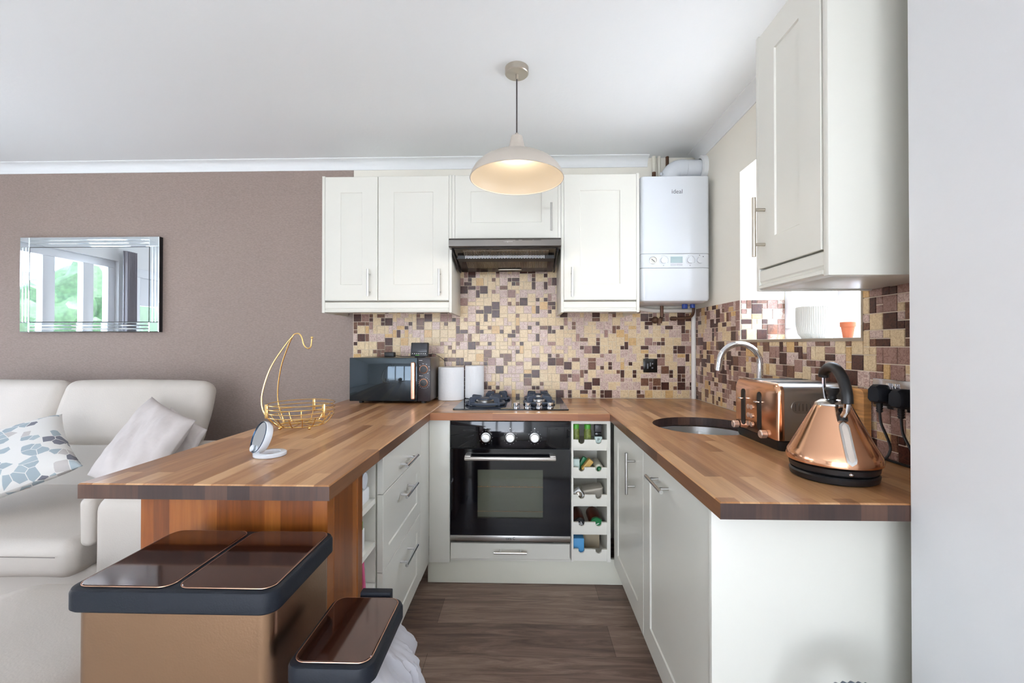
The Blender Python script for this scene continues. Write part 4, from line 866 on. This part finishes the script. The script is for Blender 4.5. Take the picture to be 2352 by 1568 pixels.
# water gauge lying on the cone
def cone_r(z): return 0.1005-(0.1005-0.041)*((max(0, (z-0.064))/0.116)**0.96)
m = MB(); L1 = []; 
def strip(z0, z1, w, off, n=14):
    a = []; b = []
    for i in range(n+1):
        z = z0+(z1-z0)*i/n; e = min(i, n-i)/n*2; ww = w*min(1, (1-(1-min(1, e*3.2))**2)**0.5+0.001); rr_ = cone_r(z)+off
        a.append(K(rr_, z, -ww)); b.append(K(rr_, z, ww))
    return a, b
for nm, w, off, mm_, zz in (('gauge_frame', 0.0110, 0.0030, steel_m, (0.052, 0.150)), ('gauge_window', 0.0065, 0.0042, straw_m, (0.060, 0.146))):
    a, b = strip(zz[0], zz[1], w, off); a2, b2 = strip(zz[0], zz[1], w, -0.004)
    m = MB(); m.loft([[p for p in pr] for pr in zip(a, b, b2, a2)]); m.build(nm, mm_, kt)
m = MB(); m.tube([K(cone_r(0.15)+0.001, 0.150), K(cone_r(0.166)+0.003, 0.166), K(0.060, 0.176)], 0.011, 12); m.build('gauge_cap', black_pl, kt)
MB().sphere(K(0.0965, 0.031), 0.006, 10, sc=(1, 1, 0.8)).build('power_switch', chrome_m, kt)
m = MB(); sp = -dv; c0 = Vector((KX, KY, 0)); pr = []
for rad, z, w in ((0.046, 0.150, 0.012), (0.058, 0.172, 0.009), (0.066, 0.184, 0.004)): pr.append([K(-rad, z, -w), K(-rad-0.008, z-0.006, 0), K(-rad, z, w), K(-rad+0.02, z+0.004, 0)])
m.loft(pr); m.build('spout', copper_m, kt)

# ------------------------------------------------------------------ toaster
tx0, tx1, ty0, ty1 = 0.798, 1.022, 1.408, 1.690
to = thing('toaster', 'copper and steel four-slice toaster behind the kettle', 'toaster', ((tx0+tx1)/2, (ty0+ty1)/2, ZT))
m = MB(); m.rr(tx0+0.004, tx1-0.002, ty0-0.004, ty1+0.004, 0.022, [(0.006, ZT+0.0005), (0.002, ZT+0.010), (0, ZT+0.030), (0.004, ZT+0.033)]); m.build('toaster_base', black_pl, to)
def arch(x, ins=0.0):
    z1 = ZT+0.212-ins; z0 = ZT+0.034; r = 0.030; y0 = ty0+ins; y1 = ty1-ins
    pts = [(x, y0, z0)]
    for i in range(7): a = PI-PI/2*i/6; pts.append((x, y0+r+r*math.cos(a), z1-r+r*math.sin(a)))
    for i in range(7): a = PI/2-PI/2*i/6; pts.append((x, y1-r+r*math.cos(a), z1-r+r*math.sin(a)))
    pts.append((x, y1, z0)); return pts
m = MB(); m.loft([arch(tx0+0.020), arch(tx1)]); bd = m.build('toaster_body', steel_m, to)
m = MB(); m.loft([arch(tx0, 0.010), arch(tx0+0.003, 0.003), arch(tx0+0.010, -0.001), arch(tx0+0.0198, -0.001)]); ce = m.build('control_end', copper_m, to)
m = MB()
for y in (1.462, 1.492, 1.600, 1.630): m.box(tx0+0.030, tx1-0.012, y-0.008, y+0.008, ZT+0.2095, ZT+0.2130, 0.001)
m.build('bread_slot', black_pl, bd)
m = MB()
for k in range(12): m.box(0.850+k*0.0115, 0.854+k*0.0115, ty0-0.0018, ty0+0.001, ZT+0.128, ZT+0.152, 0.0008)
m.build('vent_slots', mat('vent_shadow_steel', (120, 116, 112), 0.4, 0.8), bd)
def capsule(T, w, h, d, n=8):
    L = []
    for yy in (0.001, -d):
        L.append([(w/2*math.cos(PI*i/n), yy, h/2-w/2+w/2*math.sin(PI*i/n)) for i in range(n+1)]+[(w/2*math.cos(PI+PI*i/n), yy, -h/2+w/2+w/2*math.sin(PI+PI*i/n)) for i in range(n+1)])
    m = MB(T); m.loft(L); return m
m = capsule(frame(((0.842+0.988)/2, ty0-0.0003, ZT+0.140), '-Y') @ Matrix.Rotation(R(90), 4, 'Y'), 0.040, 0.150, 0.0010); m.build('embossed_panel', mat('soft_steel', (176, 172, 168), 0.35, 1.0), bd)
for y in (1.627, 1.517):
    sl_ = capsule(frame((tx0, y, ZT+0.112), '-X'), 0.026, 0.130, 0.0015).build('lever_slot', black_pl, ce)
    MB().box(tx0-0.016, tx0-0.0017, y-0.010, y+0.010, ZT+0.140, ZT+0.146, 0.002).build('lever', chrome_m, sl_)
for yk, zk in ((1.664, ZT+0.042), (1.476, ZT+0.042)): MB().lathe([(0.013, -0.001), (0.0135, -0.018), (0.011, -0.021), (0.0003, -0.0215)], (tx0, yk, zk), 20, axis='X').build('browning_knob', mat('pale_rose_knob', (222, 200, 186), 0.3, 0.7) if yk > 1.6 else MATS['pale_rose_knob'], ce)
for j in range(3):
    for i in range(2):
        MB().lathe([(0.0085, -0.0005), (0.0085, -0.0035), (0.0003, -0.004)], (tx0, 1.588-i*0.022, ZT+0.118-j*0.030), 16, axis='X').build('push_button', MATS['pale_rose_knob'], ce)
# chopping board
cb = MB(); L = [[(1.036+0.0, p[0], p[1]) for p in [(q[0], q[1]) for q in rrect(1.372, 1.60, ZT+0.001, 1.078, 0.018, 0)]], [(1.058, p[0], p[1]) for p in [(q[0], q[1]) for q in rrect(1.372, 1.60, ZT+0.001, 1.078, 0.018, 0)]]]
cb.loft(L); tag(cb.build('chopping_board', wood_board), 'wooden chopping board leaning on tiles between toaster and kettle', 'chopping board')

# ------------------------------------------------------------------ pots on the sill
px_, py_ = 1.175, 1.800
pt = thing('plant_pot', 'large white ribbed plant pot on the kitchen window sill', 'plant pot', (px_, py_, WZ0))
m = MB(); n = 120; prof = [(0.040, 0.0), (0.052, 0.002), (0.064, 0.020), (0.071, 0.055), (0.0715, 0.126), (0.069, 0.129), (0.066, 0.126), (0.065, 0.070), (0.048, 0.012)]
loops = []
for k, (r, z) in enumerate(prof):
    loops.append([(px_+(r+(0.0012*(1 if i % 2 else -1)*(0.4+abs(noise.noise(Vector((i*0.7, z*9, 0))))) if 1 < k < 5 else 0))*math.cos(2*PI*i/n), py_+(r+(0.0012*(1 if i % 2 else -1) if 1 < k < 5 else 0))*math.sin(2*PI*i/n), WZ0+0.0005+z) for i in range(n)])
m.loft(loops); m.build('pot', mat('white_ribbed_ceramic', (226, 224, 216), 0.6), pt, smooth=20)
MB().lathe([(0.0005, 0.105), (0.0655, 0.105)], (px_, py_, WZ0), 30).build('soil', mat('dark_soil', (70, 56, 46), 0.9, var=0.4, vscale=40), pt)
tp = thing('terracotta_pot', 'small empty terracotta pot beside the white plant pot', 'plant pot', (1.20, 1.632, WZ0))
MB().lathe([(0.013, 0.0005), (0.015, 0.001), (0.021, 0.042), (0.019, 0.042), (0.012, 0.006)], (1.20, 1.664, WZ0), 32, cap0=True).build('pot', terra_m, tp)
MB().lathe([(0.0215, 0.0425), (0.0240, 0.0430), (0.0245, 0.060), (0.0215, 0.061), (0.0200, 0.0425)], (1.20, 1.664, WZ0), 32).build('rim', terra_m, tp)

# ------------------------------------------------------------------ fruit basket
bx, by = -0.912, 1.782
fb = thing('fruit_basket', 'gold wire fruit basket with banana hook on the breakfast bar', 'fruit basket', (bx, by, ZT))
wr_ = 0.0019
m = MB()
for z, r in ((0.098, 0.126), (0.082, 0.126), (0.066, 0.1255), (0.050, 0.123)):
    m.tube([(bx+r*math.cos(2*PI*i/48), by+r*math.sin(2*PI*i/48), ZT+z) for i in range(48)], wr_, 6, closed=True)
m.build('rim_wires', gold_m, fb)
m = MB()
for k in range(16):
    a = 2*PI*k/16+0.1; ca, sa = math.cos(a), math.sin(a)
    m.tube(spline([(bx+0.123*ca, by+0.123*sa, ZT+0.050), (bx+0.108*ca, by+0.108*sa, ZT+0.028), (bx+0.092*ca, by+0.092*sa, ZT+0.014), (bx+0.070*ca, by+0.070*sa, ZT+0.012)], 4), wr_, 6)
m.build('side_wires', gold_m, fb)
m = MB(); m.tube([(bx+0.086*math.cos(2*PI*i/40), by+0.086*math.sin(2*PI*i/40), ZT+0.0125) for i in range(40)], 0.0026, 6, closed=True)
for k in range(4): a = PI*k/4+0.1; m.tube([(bx+0.084*math.cos(a), by+0.084*math.sin(a), ZT+0.013), (bx, by, ZT+0.017), (bx-0.084*math.cos(a), by-0.084*math.sin(a), ZT+0.013)], wr_, 6)
m.build('base_wires', gold_m, fb)
m = MB()
for a in (215, 335, 95):
    ca, sa = math.cos(R(a)), math.sin(R(a)); m.box(bx+0.1275*ca-0.006, bx+0.1275*ca+0.006, by+0.1275*sa-0.0015, by+0.1275*sa+0.0015, ZT+0.046, ZT+0.101, 0.0005)
m.build('rim_plate', gold_m, fb)
for a in (235, 315, 95): MB().sphere((bx+0.088*math.cos(R(a)), by+0.088*math.sin(R(a)), ZT+0.0065), 0.0062, 12).build('ball_foot', gold_m, fb)
top = (bx-0.052, by, 1.246)
m = MB(); 
for s_ in (-1, 1):
    y_ = by+s_*0.060
    m.tube(spline([(bx-0.088, by+s_*0.030, ZT+0.014), (bx-0.110, by+s_*0.050, ZT+0.040), (bx-0.130, by+s_*0.058, ZT+0.085), (bx-0.131, by+s_*0.054, ZT+0.150), (bx-0.108, by+s_*0.038, ZT+0.245), (bx-0.066, by+s_*0.014, ZT+0.330), (bx-0.043, by+s_*0.002, ZT+0.366)], 8), 0.0026, 8)
m.tube(spline([(bx-0.043, by, ZT+0.366), (bx-0.032, by, ZT+0.380), (bx-0.014, by, ZT+0.382), (bx-0.002, by, ZT+0.368), (bx+0.008, by, ZT+0.336), (bx+0.022, by, ZT+0.322), (bx+0.036, by, ZT+0.328), (bx+0.040, by, ZT+0.352), (bx+0.041, by, ZT+0.362)], 8), 0.0028, 8)
m.build('banana_hook', gold_m, fb); MB().sphere((bx+0.041, by, ZT+0.366), 0.0052, 12).build('hook_ball', gold_m, fb)

# ------------------------------------------------------------------ make-up mirror
mm_ = thing('makeup_mirror', 'small white folding round mirror on the breakfast bar', 'mirror', (-0.80, 1.33, ZT))
RB = Matrix.Translation((-0.772, 1.318, ZT)) 
m = MB(RB); pr = [(0.044, 0.0005), (0.046, 0.003), (0.046, 0.010), (0.043, 0.012), (0.030, 0.012), (0.028, 0.010), (0.028, 0.0005)]
m.lathe(pr, (0, 0, 0), 40); m.build('ring_stand', white_pl, mm_)
nd = Vector((-0.62, -0.70, 0.35)).normalized(); xd = Vector((0, 0, 1)); xd = (xd-nd*xd.dot(nd)).normalized(); yd = nd.cross(xd)
TD = Matrix.Translation((-0.816, 1.335, ZT+0.052)) @ Matrix((xd, yd, nd)).transposed().to_4x4()
m = MB(TD); m.lathe([(0.047, 0.002), (0.050, 0.0), (0.050, -0.010), (0.044, -0.020), (0.0005, -0.024)], (0, 0, 0), 44); m.build('mirror_housing', white_pl, mm_)
m = MB(TD); m.lathe([(0.0005, 0.0015), (0.0468, 0.0015), (0.0472, 0.0)], (0, 0, 0), 44); m.build('mirror_glass', mirror_m, mm_)
m = MB(TD); m.lathe([(0.0475, 0.0012), (0.0485, 0.0035), (0.0465, 0.0035), (0.0455, 0.0020)], (0, 0, 0), 44); m.build('light_ring', mat('blue_reflective_ring', (40, 70, 100), 0.1, 0.7), mm_)
MB(TD).sphere((-0.036, 0.006, 0.006), 0.011, 14, sc=(1, 1, 0.5)).build('suction_button', white_pl, mm_)

# ------------------------------------------------------------------ wall mirror
MXa, MXb, MZa, MZb, MYf = -3.262, -2.341, 1.296, 1.908, YB-0.0025
wm = thing('wall_mirror', 'rectangular mirror in a grooved mirrored frame on the brown wall', 'mirror', ((MXa+MXb)/2, YB, MZa))
MB().box(MXa+0.004, MXb+0.001, MYf-0.024, MYf, MZa, MZb).build('backing_board', black_pl, wm)
bw = 0.063; f0 = MYf-0.0242
m = MB(); m.box(MXa+bw+0.004, MXb-bw-0.004, f0-0.004, f0, MZa+bw+0.004, MZb-bw-0.004); m.build('mirror_glass', mirror_m, wm, smooth=0)
def strip_mb(x0, x1, z0, z1, along):
    m = MB(); e = 0.004; h = 0.007; a0 = [(x0, f0, z0), (x1, f0, z0), (x1, f0, z1), (x0, f0, z1)]; a1 = [(x0, f0-h+0.003, z0), (x1, f0-h+0.003, z0), (x1, f0-h+0.003, z1), (x0, f0-h+0.003, z1)]
    a2 = [(x0+e, f0-h, z0+e), (x1-e, f0-h, z0+e), (x1-e, f0-h, z1-e), (x0+e, f0-h, z1-e)]; m.loft([a0, a1, a2]); return m
for xa, xb in ((MXa, MXa+bw), (MXb-bw, MXb)):
    for za, zb in ((MZa, MZa+bw), (MZb-bw, MZb)): strip_mb(xa, xb, za, zb, 0).build('corner_square', mirror_edge, wm, smooth=0)
k = bw/3
for i in range(3):
    for z in (MZa+i*k, MZb-bw+i*k): strip_mb(MXa+bw, MXb-bw, z, z+k, 0).build('border_strip', mirror_edge, wm, smooth=0)
    for x in (MXa+i*k, MXb-bw+i*k): strip_mb(x, x+k, MZa+bw, MZb-bw, 0).build('border_strip', mirror_edge, wm, smooth=0)

# ------------------------------------------------------------------ pendant lamp
LX, LY = -0.031, 1.862
lp = thing('pendant_lamp', 'lit taupe dome pendant lamp hanging from the ceiling', 'lamp', (LX, LY, 1.95))
MB().lathe([(0.050, H0-0.0005), (0.050, H0-0.024), (0.047, H0-0.027), (0.0005, H0-0.027)], (LX, LY, 0), 40).build('ceiling_rose', nickel_m, lp)
m = MB(); m.cyl((LX, LY, H0-0.0275), (LX, LY, H0-0.048), 0.006); m.build('cord_grip', nickel_m, lp)
MB().cyl((LX, LY, H0-0.0485), (LX, LY, 2.112), 0.0032, n=8).build('flex', cable_m, lp)
MB().cyl((LX, LY, 2.100), (LX, LY, 2.112), 0.007, n=12).build('cord_grip', nickel_m, lp)
po = [(0.018, 2.100), (0.024, 2.098), (0.027, 2.085), (0.038, 2.030), (0.043, 2.022), (0.085, 2.015), (0.125, 2.002), (0.156, 1.984), (0.180, 1.960), (0.193, 1.938), (0.198, 1.919)]
pi_ = [(0.1955, 1.9185), (0.190, 1.938), (0.177, 1.959), (0.154, 1.981), (0.123, 1.998), (0.084, 2.011), (0.034, 2.018)]
MB().lathe([(r, z) for r, z in po], (LX, LY, 0), 64).build('lamp_shade', lamp_out, lp, recalc=True)
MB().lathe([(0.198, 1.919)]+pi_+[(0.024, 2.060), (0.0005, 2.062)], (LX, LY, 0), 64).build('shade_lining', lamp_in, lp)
MB().tube([(LX+0.1975*math.cos(2*PI*i/64), LY+0.1975*math.sin(2*PI*i/64), 1.9185) for i in range(64)], 0.0022, 6, closed=True).build('shade_rim', lamp_out, lp)
MB().sphere((LX, LY, 2.016), 0.030, 18, sc=(1, 1, 0.35)).build('bulb', bulb_m, lp)
ld = bpy.data.lights.new('lamp_light', 'POINT'); ld.energy = 5.2; ld.color = (1.0, 0.87, 0.70); ld.shadow_soft_size = 0.02
lo_ = bpy.data.objects.new('lamp_light', ld); C.objects.link(lo_); lo_.location = (LX, LY, 1.990)

gl = thing('fill_globe', 'glowing white globe added unseen behind the camera as fill light', 'lamp', (-0.1, -0.9, 1.75))  # invented fill light, hung out of view to lift the kitchen fronts
MB().sphere((-0.1, -0.9, 1.97), 0.22, 24).build('fill_globe_ball', mat('fill_globe_glow', (250, 250, 255), 0.6, emit=2.5), gl)
MB().cyl((-0.1, -0.9, 2.191), (-0.1, -0.9, H0-0.001), 0.004, n=8).build('flex', cable_m, gl)
# ------------------------------------------------------------------ sofa, footstool, cushions
def soft(x0, x1, y0, y1, z0, z1, bev, seed=0, amp=0.006, fr=5.0, T=None, seg=6, cuts=None, crown=0.0):
    """upholstered block: bevelled box with subdivided, gently uneven faces"""
    b = bmesh.new(); bmesh.ops.create_cube(b, size=1)
    for v in b.verts: v.co = Vector(((x0+x1)/2+v.co.x*(x1-x0), (y0+y1)/2+v.co.y*(y1-y0), (z0+z1)/2+v.co.z*(z1-z0)))
    bmesh.ops.bevel(b, geom=list(b.edges), offset=bev, segments=seg, profile=0.5, affect='EDGES')
    for _ in range(3):
        es = [e for e in b.edges if e.calc_length() > 0.05]
        if es: bmesh.ops.subdivide_edges(b, edges=es, cuts=1, use_grid_fill=True)
    b.normal_update(); cx, cy, cz = (x0+x1)/2, (y0+y1)/2, (z0+z1)/2
    mv = {}
    for v in b.verts:
        n_ = noise.noise(v.co*fr+Vector((seed, seed*2, 0))); 
        kx = 1-min(1, abs((v.co.x-cx)/((x1-x0)/2)))**2; ky = 1-min(1, abs((v.co.y-cy)/((y1-y0)/2)))**2; kz = 1-min(1, abs((v.co.z-cz)/((z1-z0)/2)))**2
        c = crown*max(kx*ky, kx*kz, ky*kz) if crown else 0
        mv[v] = v.co+v.normal*(amp*n_+c)
    m = MB(T); mp = {v: m.v(mv[v]) for v in b.verts}
    for fa in b.faces: m.f([mp[v] for v in fa.verts])
    b.free(); return m
so = thing('corner_sofa', 'pale grey leather sofa with raised headrests against the brown wall', 'sofa', (-2.4, 2.1, 0))
soft(-3.75, -1.36, 1.68, 2.70, 0.05, 0.345, 0.02, 1, 0.002).build('sofa_base', sofa_m, so)
soft(-2.60, -1.70, 1.60, 2.34, 0.325, 0.470, 0.050, 2, 0.008, crown=0.012).build('seat_cushion', sofa_m, so)
soft(-3.72, -2.605, 1.60, 2.34, 0.325, 0.470, 0.050, 3, 0.008, crown=0.012).build('seat_cushion', sofa_m, so)
TB = Matrix.Translation((0, 2.30, 0.44)) @ Matrix.Rotation(R(-14), 4, 'X') @ Matrix.Translation((0, -2.30, -0.44))
soft(-3.72, -1.40, 2.26, 2.48, 0.42, 0.700, 0.045, 5, 0.005, T=TB).build('backrest', sofa_m, so)
TH = Matrix.Translation((0, 2.34, 0.68)) @ Matrix.Rotation(R(-20), 4, 'X') @ Matrix.Translation((0, -2.34, -0.68))
soft(-2.600, -1.772, 2.30, 2.42, 0.665, 1.030, 0.055, 7, 0.004, T=TH, crown=0.01).build('headrest', sofa_m, so)
soft(-3.45, -2.608, 2.30, 2.42, 0.665, 1.030, 0.055, 8, 0.004, T=TH, crown=0.01).build('headrest', sofa_m, so)
soft(-1.640, -1.340, 1.615, 2.40, 0.05, 0.640, 0.060, 9, 0.006, crown=0.008).build('armrest', sofa_m, so)
soft(-1.700, -1.645, 1.63, 2.20, 0.44, 0.628, 0.024, 10, 0.003).build('arm_inner_pad', sofa_m, so)
m = MB().tube([(-3.6+0.06*i, 1.5885, 0.425) for i in range(32)], 0.0012, 5); m.build('seat_stitching', seam_m, so)
# footstool: rounded corners in plan
m = MB(); st_ = [(0.020, 0.05), (0.0, 0.08), (-0.004, 0.24), (0.0, 0.36), (0.012, 0.410), (0.040, 0.438), (0.10, 0.449), (0.20, 0.455), (0.29, 0.457)]
m.rr(-1.665, -0.985, 0.62, 1.435, 0.13, st_, n=10)
for v in m.bm.verts: v.co.z += 0.004*noise.noise(v.co*6) if v.co.z > 0.3 else 0; v.co.x += 0.003*noise.noise(v.co*5+Vector((4, 0, 0)))
fs = m.build('footstool', sofa_m, None, smooth=60); tag(fs, 'pale grey leather footstool in front of the sofa, left of the bins', 'footstool')
m = MB().tube([(p[0], p[1], 0.30) for p in rrect(-1.670, -0.980, 0.615, 1.440, 0.135, 0, 10)], 0.0016, 5, closed=True); m.build('stool_seam', seam_m, fs)

def cushion(name, label, c, ux, uy, size, th, m_, seed, wr=0.006, fr=7, n=30, grp=None):
    """pillow: c centre, ux/uy edge directions, square size"""
    c = Vector(c); ux = Vector(ux)/size; uy = Vector(uy)/size; un = ux.cross(uy).normalized()
    m = MB(); S2 = size/2; grids = []
    uvs = {}
    for side in (1, -1):
        g = []
        for i in range(n+1):
            row = []
            for j in range(n+1):
                a = 2*i/n-1; b = 2*j/n-1
                edge = (1-a**4)*(1-b**4); t = th/2*(max(0, edge)**0.55)
                pin = 1-0.07*(1-a*a)*(b*b)-0.0*(a*a); pin2 = 1-0.07*(1-b*b)*(a*a)
                p = Vector((a*pin2*1.0, b*pin, 0))
                w = wr*noise.noise(Vector((a*fr*0.5+seed, b*fr*0.22, side*3+seed)))*(0.25+edge)+wr*0.6*noise.noise(Vector((a*2.2*fr+b*fr+seed, b*fr*0.6, side)))*edge
                q = c+ux*(p.x*S2)+uy*(p.y*S2)+un*(side*(t+0.0008)+w*side)
                v = m.v(q); uvs[v] = (i/n, j/n); row.append(v)
            g.append(row)
        grids.append(g)
    uvl = m.bm.loops.layers.uv.new('UVMap')
    for s_, g in enumerate(grids):
        for i in range(n):
            for j in range(n): m.f((g[i][j], g[i+1][j], g[i+1][j+1], g[i][j+1]) if s_ == 0 else (g[i][j+1], g[i+1][j+1], g[i+1][j], g[i][j]))
    A, B = grids
    for i in range(n):
        m.f((A[i][0], B[i][0], B[i+1][0], A[i+1][0])); m.f((A[i][n], A[i+1][n], B[i+1][n], B[i][n])); m.f((A[0][i], A[0][i+1], B[0][i+1], B[0][i])); m.f((A[n][i], B[n][i], B[n][i+1], A[n][i+1]))
    for fa in m.bm.faces:
        for lp_ in fa.loops: lp_[uvl].uv = uvs[lp_.vert]
    o = m.build(name, m_, None, smooth=80); tag(o, label, 'cushion', grp); return o
cushion('patterned_cushion', 'white cushion with grey and blue geometric print on the sofa', (-2.368, 1.935, 0.685), (0.36, -0.24, -0.20), (0.30, 0.33, 0.14), 0.45, 0.13, patt_m, 2)
cushion('plain_cushion', 'light grey velvet cushion leaning by the sofa arm, in front', (-1.822, 2.065, 0.728), (0.334, -0.12, -0.105), (-0.005, 0.35, 0.315), 0.43, 0.12, velvet_m, 9, wr=0.016, fr=5)
cushion('plain_cushion', 'light grey cushion tucked behind the velvet cushion on the sofa', (-1.800, 2.250, 0.730), (0.20, 0.0, -0.12), (0.02, 0.11, 0.18), 0.30, 0.06, velvet_m, 15, wr=0.008)

# ------------------------------------------------------------------ bins
def pedal_bin(label, x0, x1, y0, y1, zr, lids, rimh=0.040, rad=0.030, hinge=None):
    t = thing('pedal_bin', label, 'bin', ((x0+x1)/2, (y0+y1)/2, 0))
    m = MB(); m.rr(x0+0.014, x1-0.012, y0+0.012, y1-0.006, rad*0.8, [(0.0, 0.012), (0, zr-rimh-0.001)]); m.build('bin_body', bronze_m, t)
    m = MB(); m.rr(x0+0.018, x1-0.016, y0+0.016, y1-0.010, rad*0.8, [(0.0, 0.0005), (0, 0.0115)]); m.build('bin_base', black_pl, t)
    m = MB(); m.rr(x0, x1, y0, y1, rad, [(0.004, zr-rimh), (0, zr-rimh+0.004), (0, zr-0.008), (0.003, zr-0.002), (0.007, zr)], n=8); m.build('lid_rim', dark_navy, t)
    for a, b in lids:
        m = MB(); m.rr(a, b, y0+0.014, y1-0.010, rad*0.75, [(0, zr+0.0003), (0, zr+0.002), (0.0015, zr+0.0035)], n=8); ld_ = m.build('lid_panel', bronze_lid, t)
        m = MB(); L = [(p[0], p[1], zr+0.0020) for p in rrect(a-0.0005, b+0.0005, y0+0.0135, y1-0.0095, rad*0.75, 0, 8)]; m.tube(L, 0.0008, 5, closed=True); m.build('panel_edging', rose_m, ld_)
    if hinge:
        MB().box(*hinge, 0.002).build('hinge_block', dark_navy, t)
    return t
b1 = pedal_bin('large bronze two-compartment bin with dark lids before the breakfast bar', -0.829, -0.440, 0.764, 1.026, 0.776, [(-0.815, -0.640), (-0.628, -0.452)])
MB().box(-0.72, -0.56, 0.735, 0.775, 0.012, 0.030, 0.003).build('foot_pedal', black_pl, b1)
b2 = pedal_bin('small slim bronze bin with single dark lid beside the large bin', -0.419, -0.262, 0.752, 0.972, 0.656, [(-0.408, -0.272)], rimh=0.034, rad=0.028, hinge=(-0.365, -0.297, 0.9725, 0.992, 0.632, 0.664))
# bin bag: crumpled polythene skirt under the lid of the small bin
m = MB(); loops = []; n = 200; bx0, bx1, by0, by1 = -0.405, -0.274, 0.764, 0.966
base = rrect(bx0, bx1, by0, by1, 0.022, 0, 8)
def resample(P, n):
    P = [Vector(p) for p in P]; L = [0]
    for i in range(len(P)): L.append(L[-1]+(P[(i+1) % len(P)]-P[i]).length)
    out = []
    for k in range(n):
        s_ = L[-1]*k/n; i = max(j for j in range(len(P)) if L[j] <= s_); t_ = (s_-L[i])/max(1e-9, L[i+1]-L[i]); out.append(P[i].lerp(P[(i+1) % len(P)], t_))
    return out
ring = resample(base, n); cen = Vector(((bx0+bx1)/2, (by0+by1)/2, 0))
prof_b = [(0.618, 0.002), (0.606, 0.012), (0.590, 0.030), (0.570, 0.044), (0.545, 0.055), (0.515, 0.058), (0.480, 0.052), (0.450, 0.042), (0.425, 0.024), (0.41, 0.010)]
for q in range(37):
    t_ = q/36*(len(prof_b)-1); i_ = min(int(t_), len(prof_b)-2); f_ = t_-i_; z = prof_b[i_][0]*(1-f_)+prof_b[i_+1][0]*f_; o1 = prof_b[i_][1]*(1-f_)+prof_b[i_+1][1]*f_
    lp_ = []
    for i, p in enumerate(ring):
        d = (p-cen).normalized(); side = max(0, d.x)**0.7*1.15+max(0, -d.y)*0.8; lim = 0.10 if d.x < -0.3 else 1
        a = math.atan2(d.y, d.x); nz = noise.noise(Vector((a*3.2, z*14, 1)))*0.5+abs(noise.noise(Vector((a*6, z*20+a*3, 5))))*0.6+abs(noise.noise(Vector((a*17, z*50-a*5, 7))))*0.12-0.22
        off = o1*side*lim*(1+0.85*nz)
        lp_.append((p.x+d.x*off+0.002*d.x, p.y+d.y*off+0.002*d.y, z+0.014*noise.noise(Vector((a*5, z*8, 9)))*min(1, o1*40)))
    loops.append(lp_)
m.loft(loops, False, False); bg_ = m.build('bin_bag', bag_m, None, smooth=25); tag(bg_, 'thin white plastic bag spilling out under the small bin lid', 'bag')

# vacuum hose standing before the white end panel
hz = thing('vacuum_hose', 'grey ribbed hose arching up in front of the white end panel', 'hose', (0.65, 0.88, 0))
path = spline([(0.555, 0.90, 0.004), (0.560, 0.90, 0.25), (0.580, 0.895, 0.46), (0.612, 0.890, 0.520), (0.68, 0.885, 0.528), (0.725, 0.880, 0.50), (0.745, 0.88, 0.30), (0.752, 0.88, 0.004)], 34)
tap = [0.0185+0.0016*math.sin(i*1.05) for i in range(len(path))]
MB().tube(path, 0.02, 12, taper=tap).build('ribbed_hose', hose_m, hz)
# curtain by the patio window
m = MB(); a = []; b = []
for i in range(61):
    y = 1.165+0.0021*i; a.append((-3.935+0.018*math.sin(i*0.62), y)); b.append((-3.930+0.018*math.sin(i*0.62), y))
poly = a+list(reversed(b)); m.prism(poly, 0.03, 2.14); tag(m.build('curtain', curtain_m), 'grey curtain beside the patio window, seen in the mirror', 'curtain')
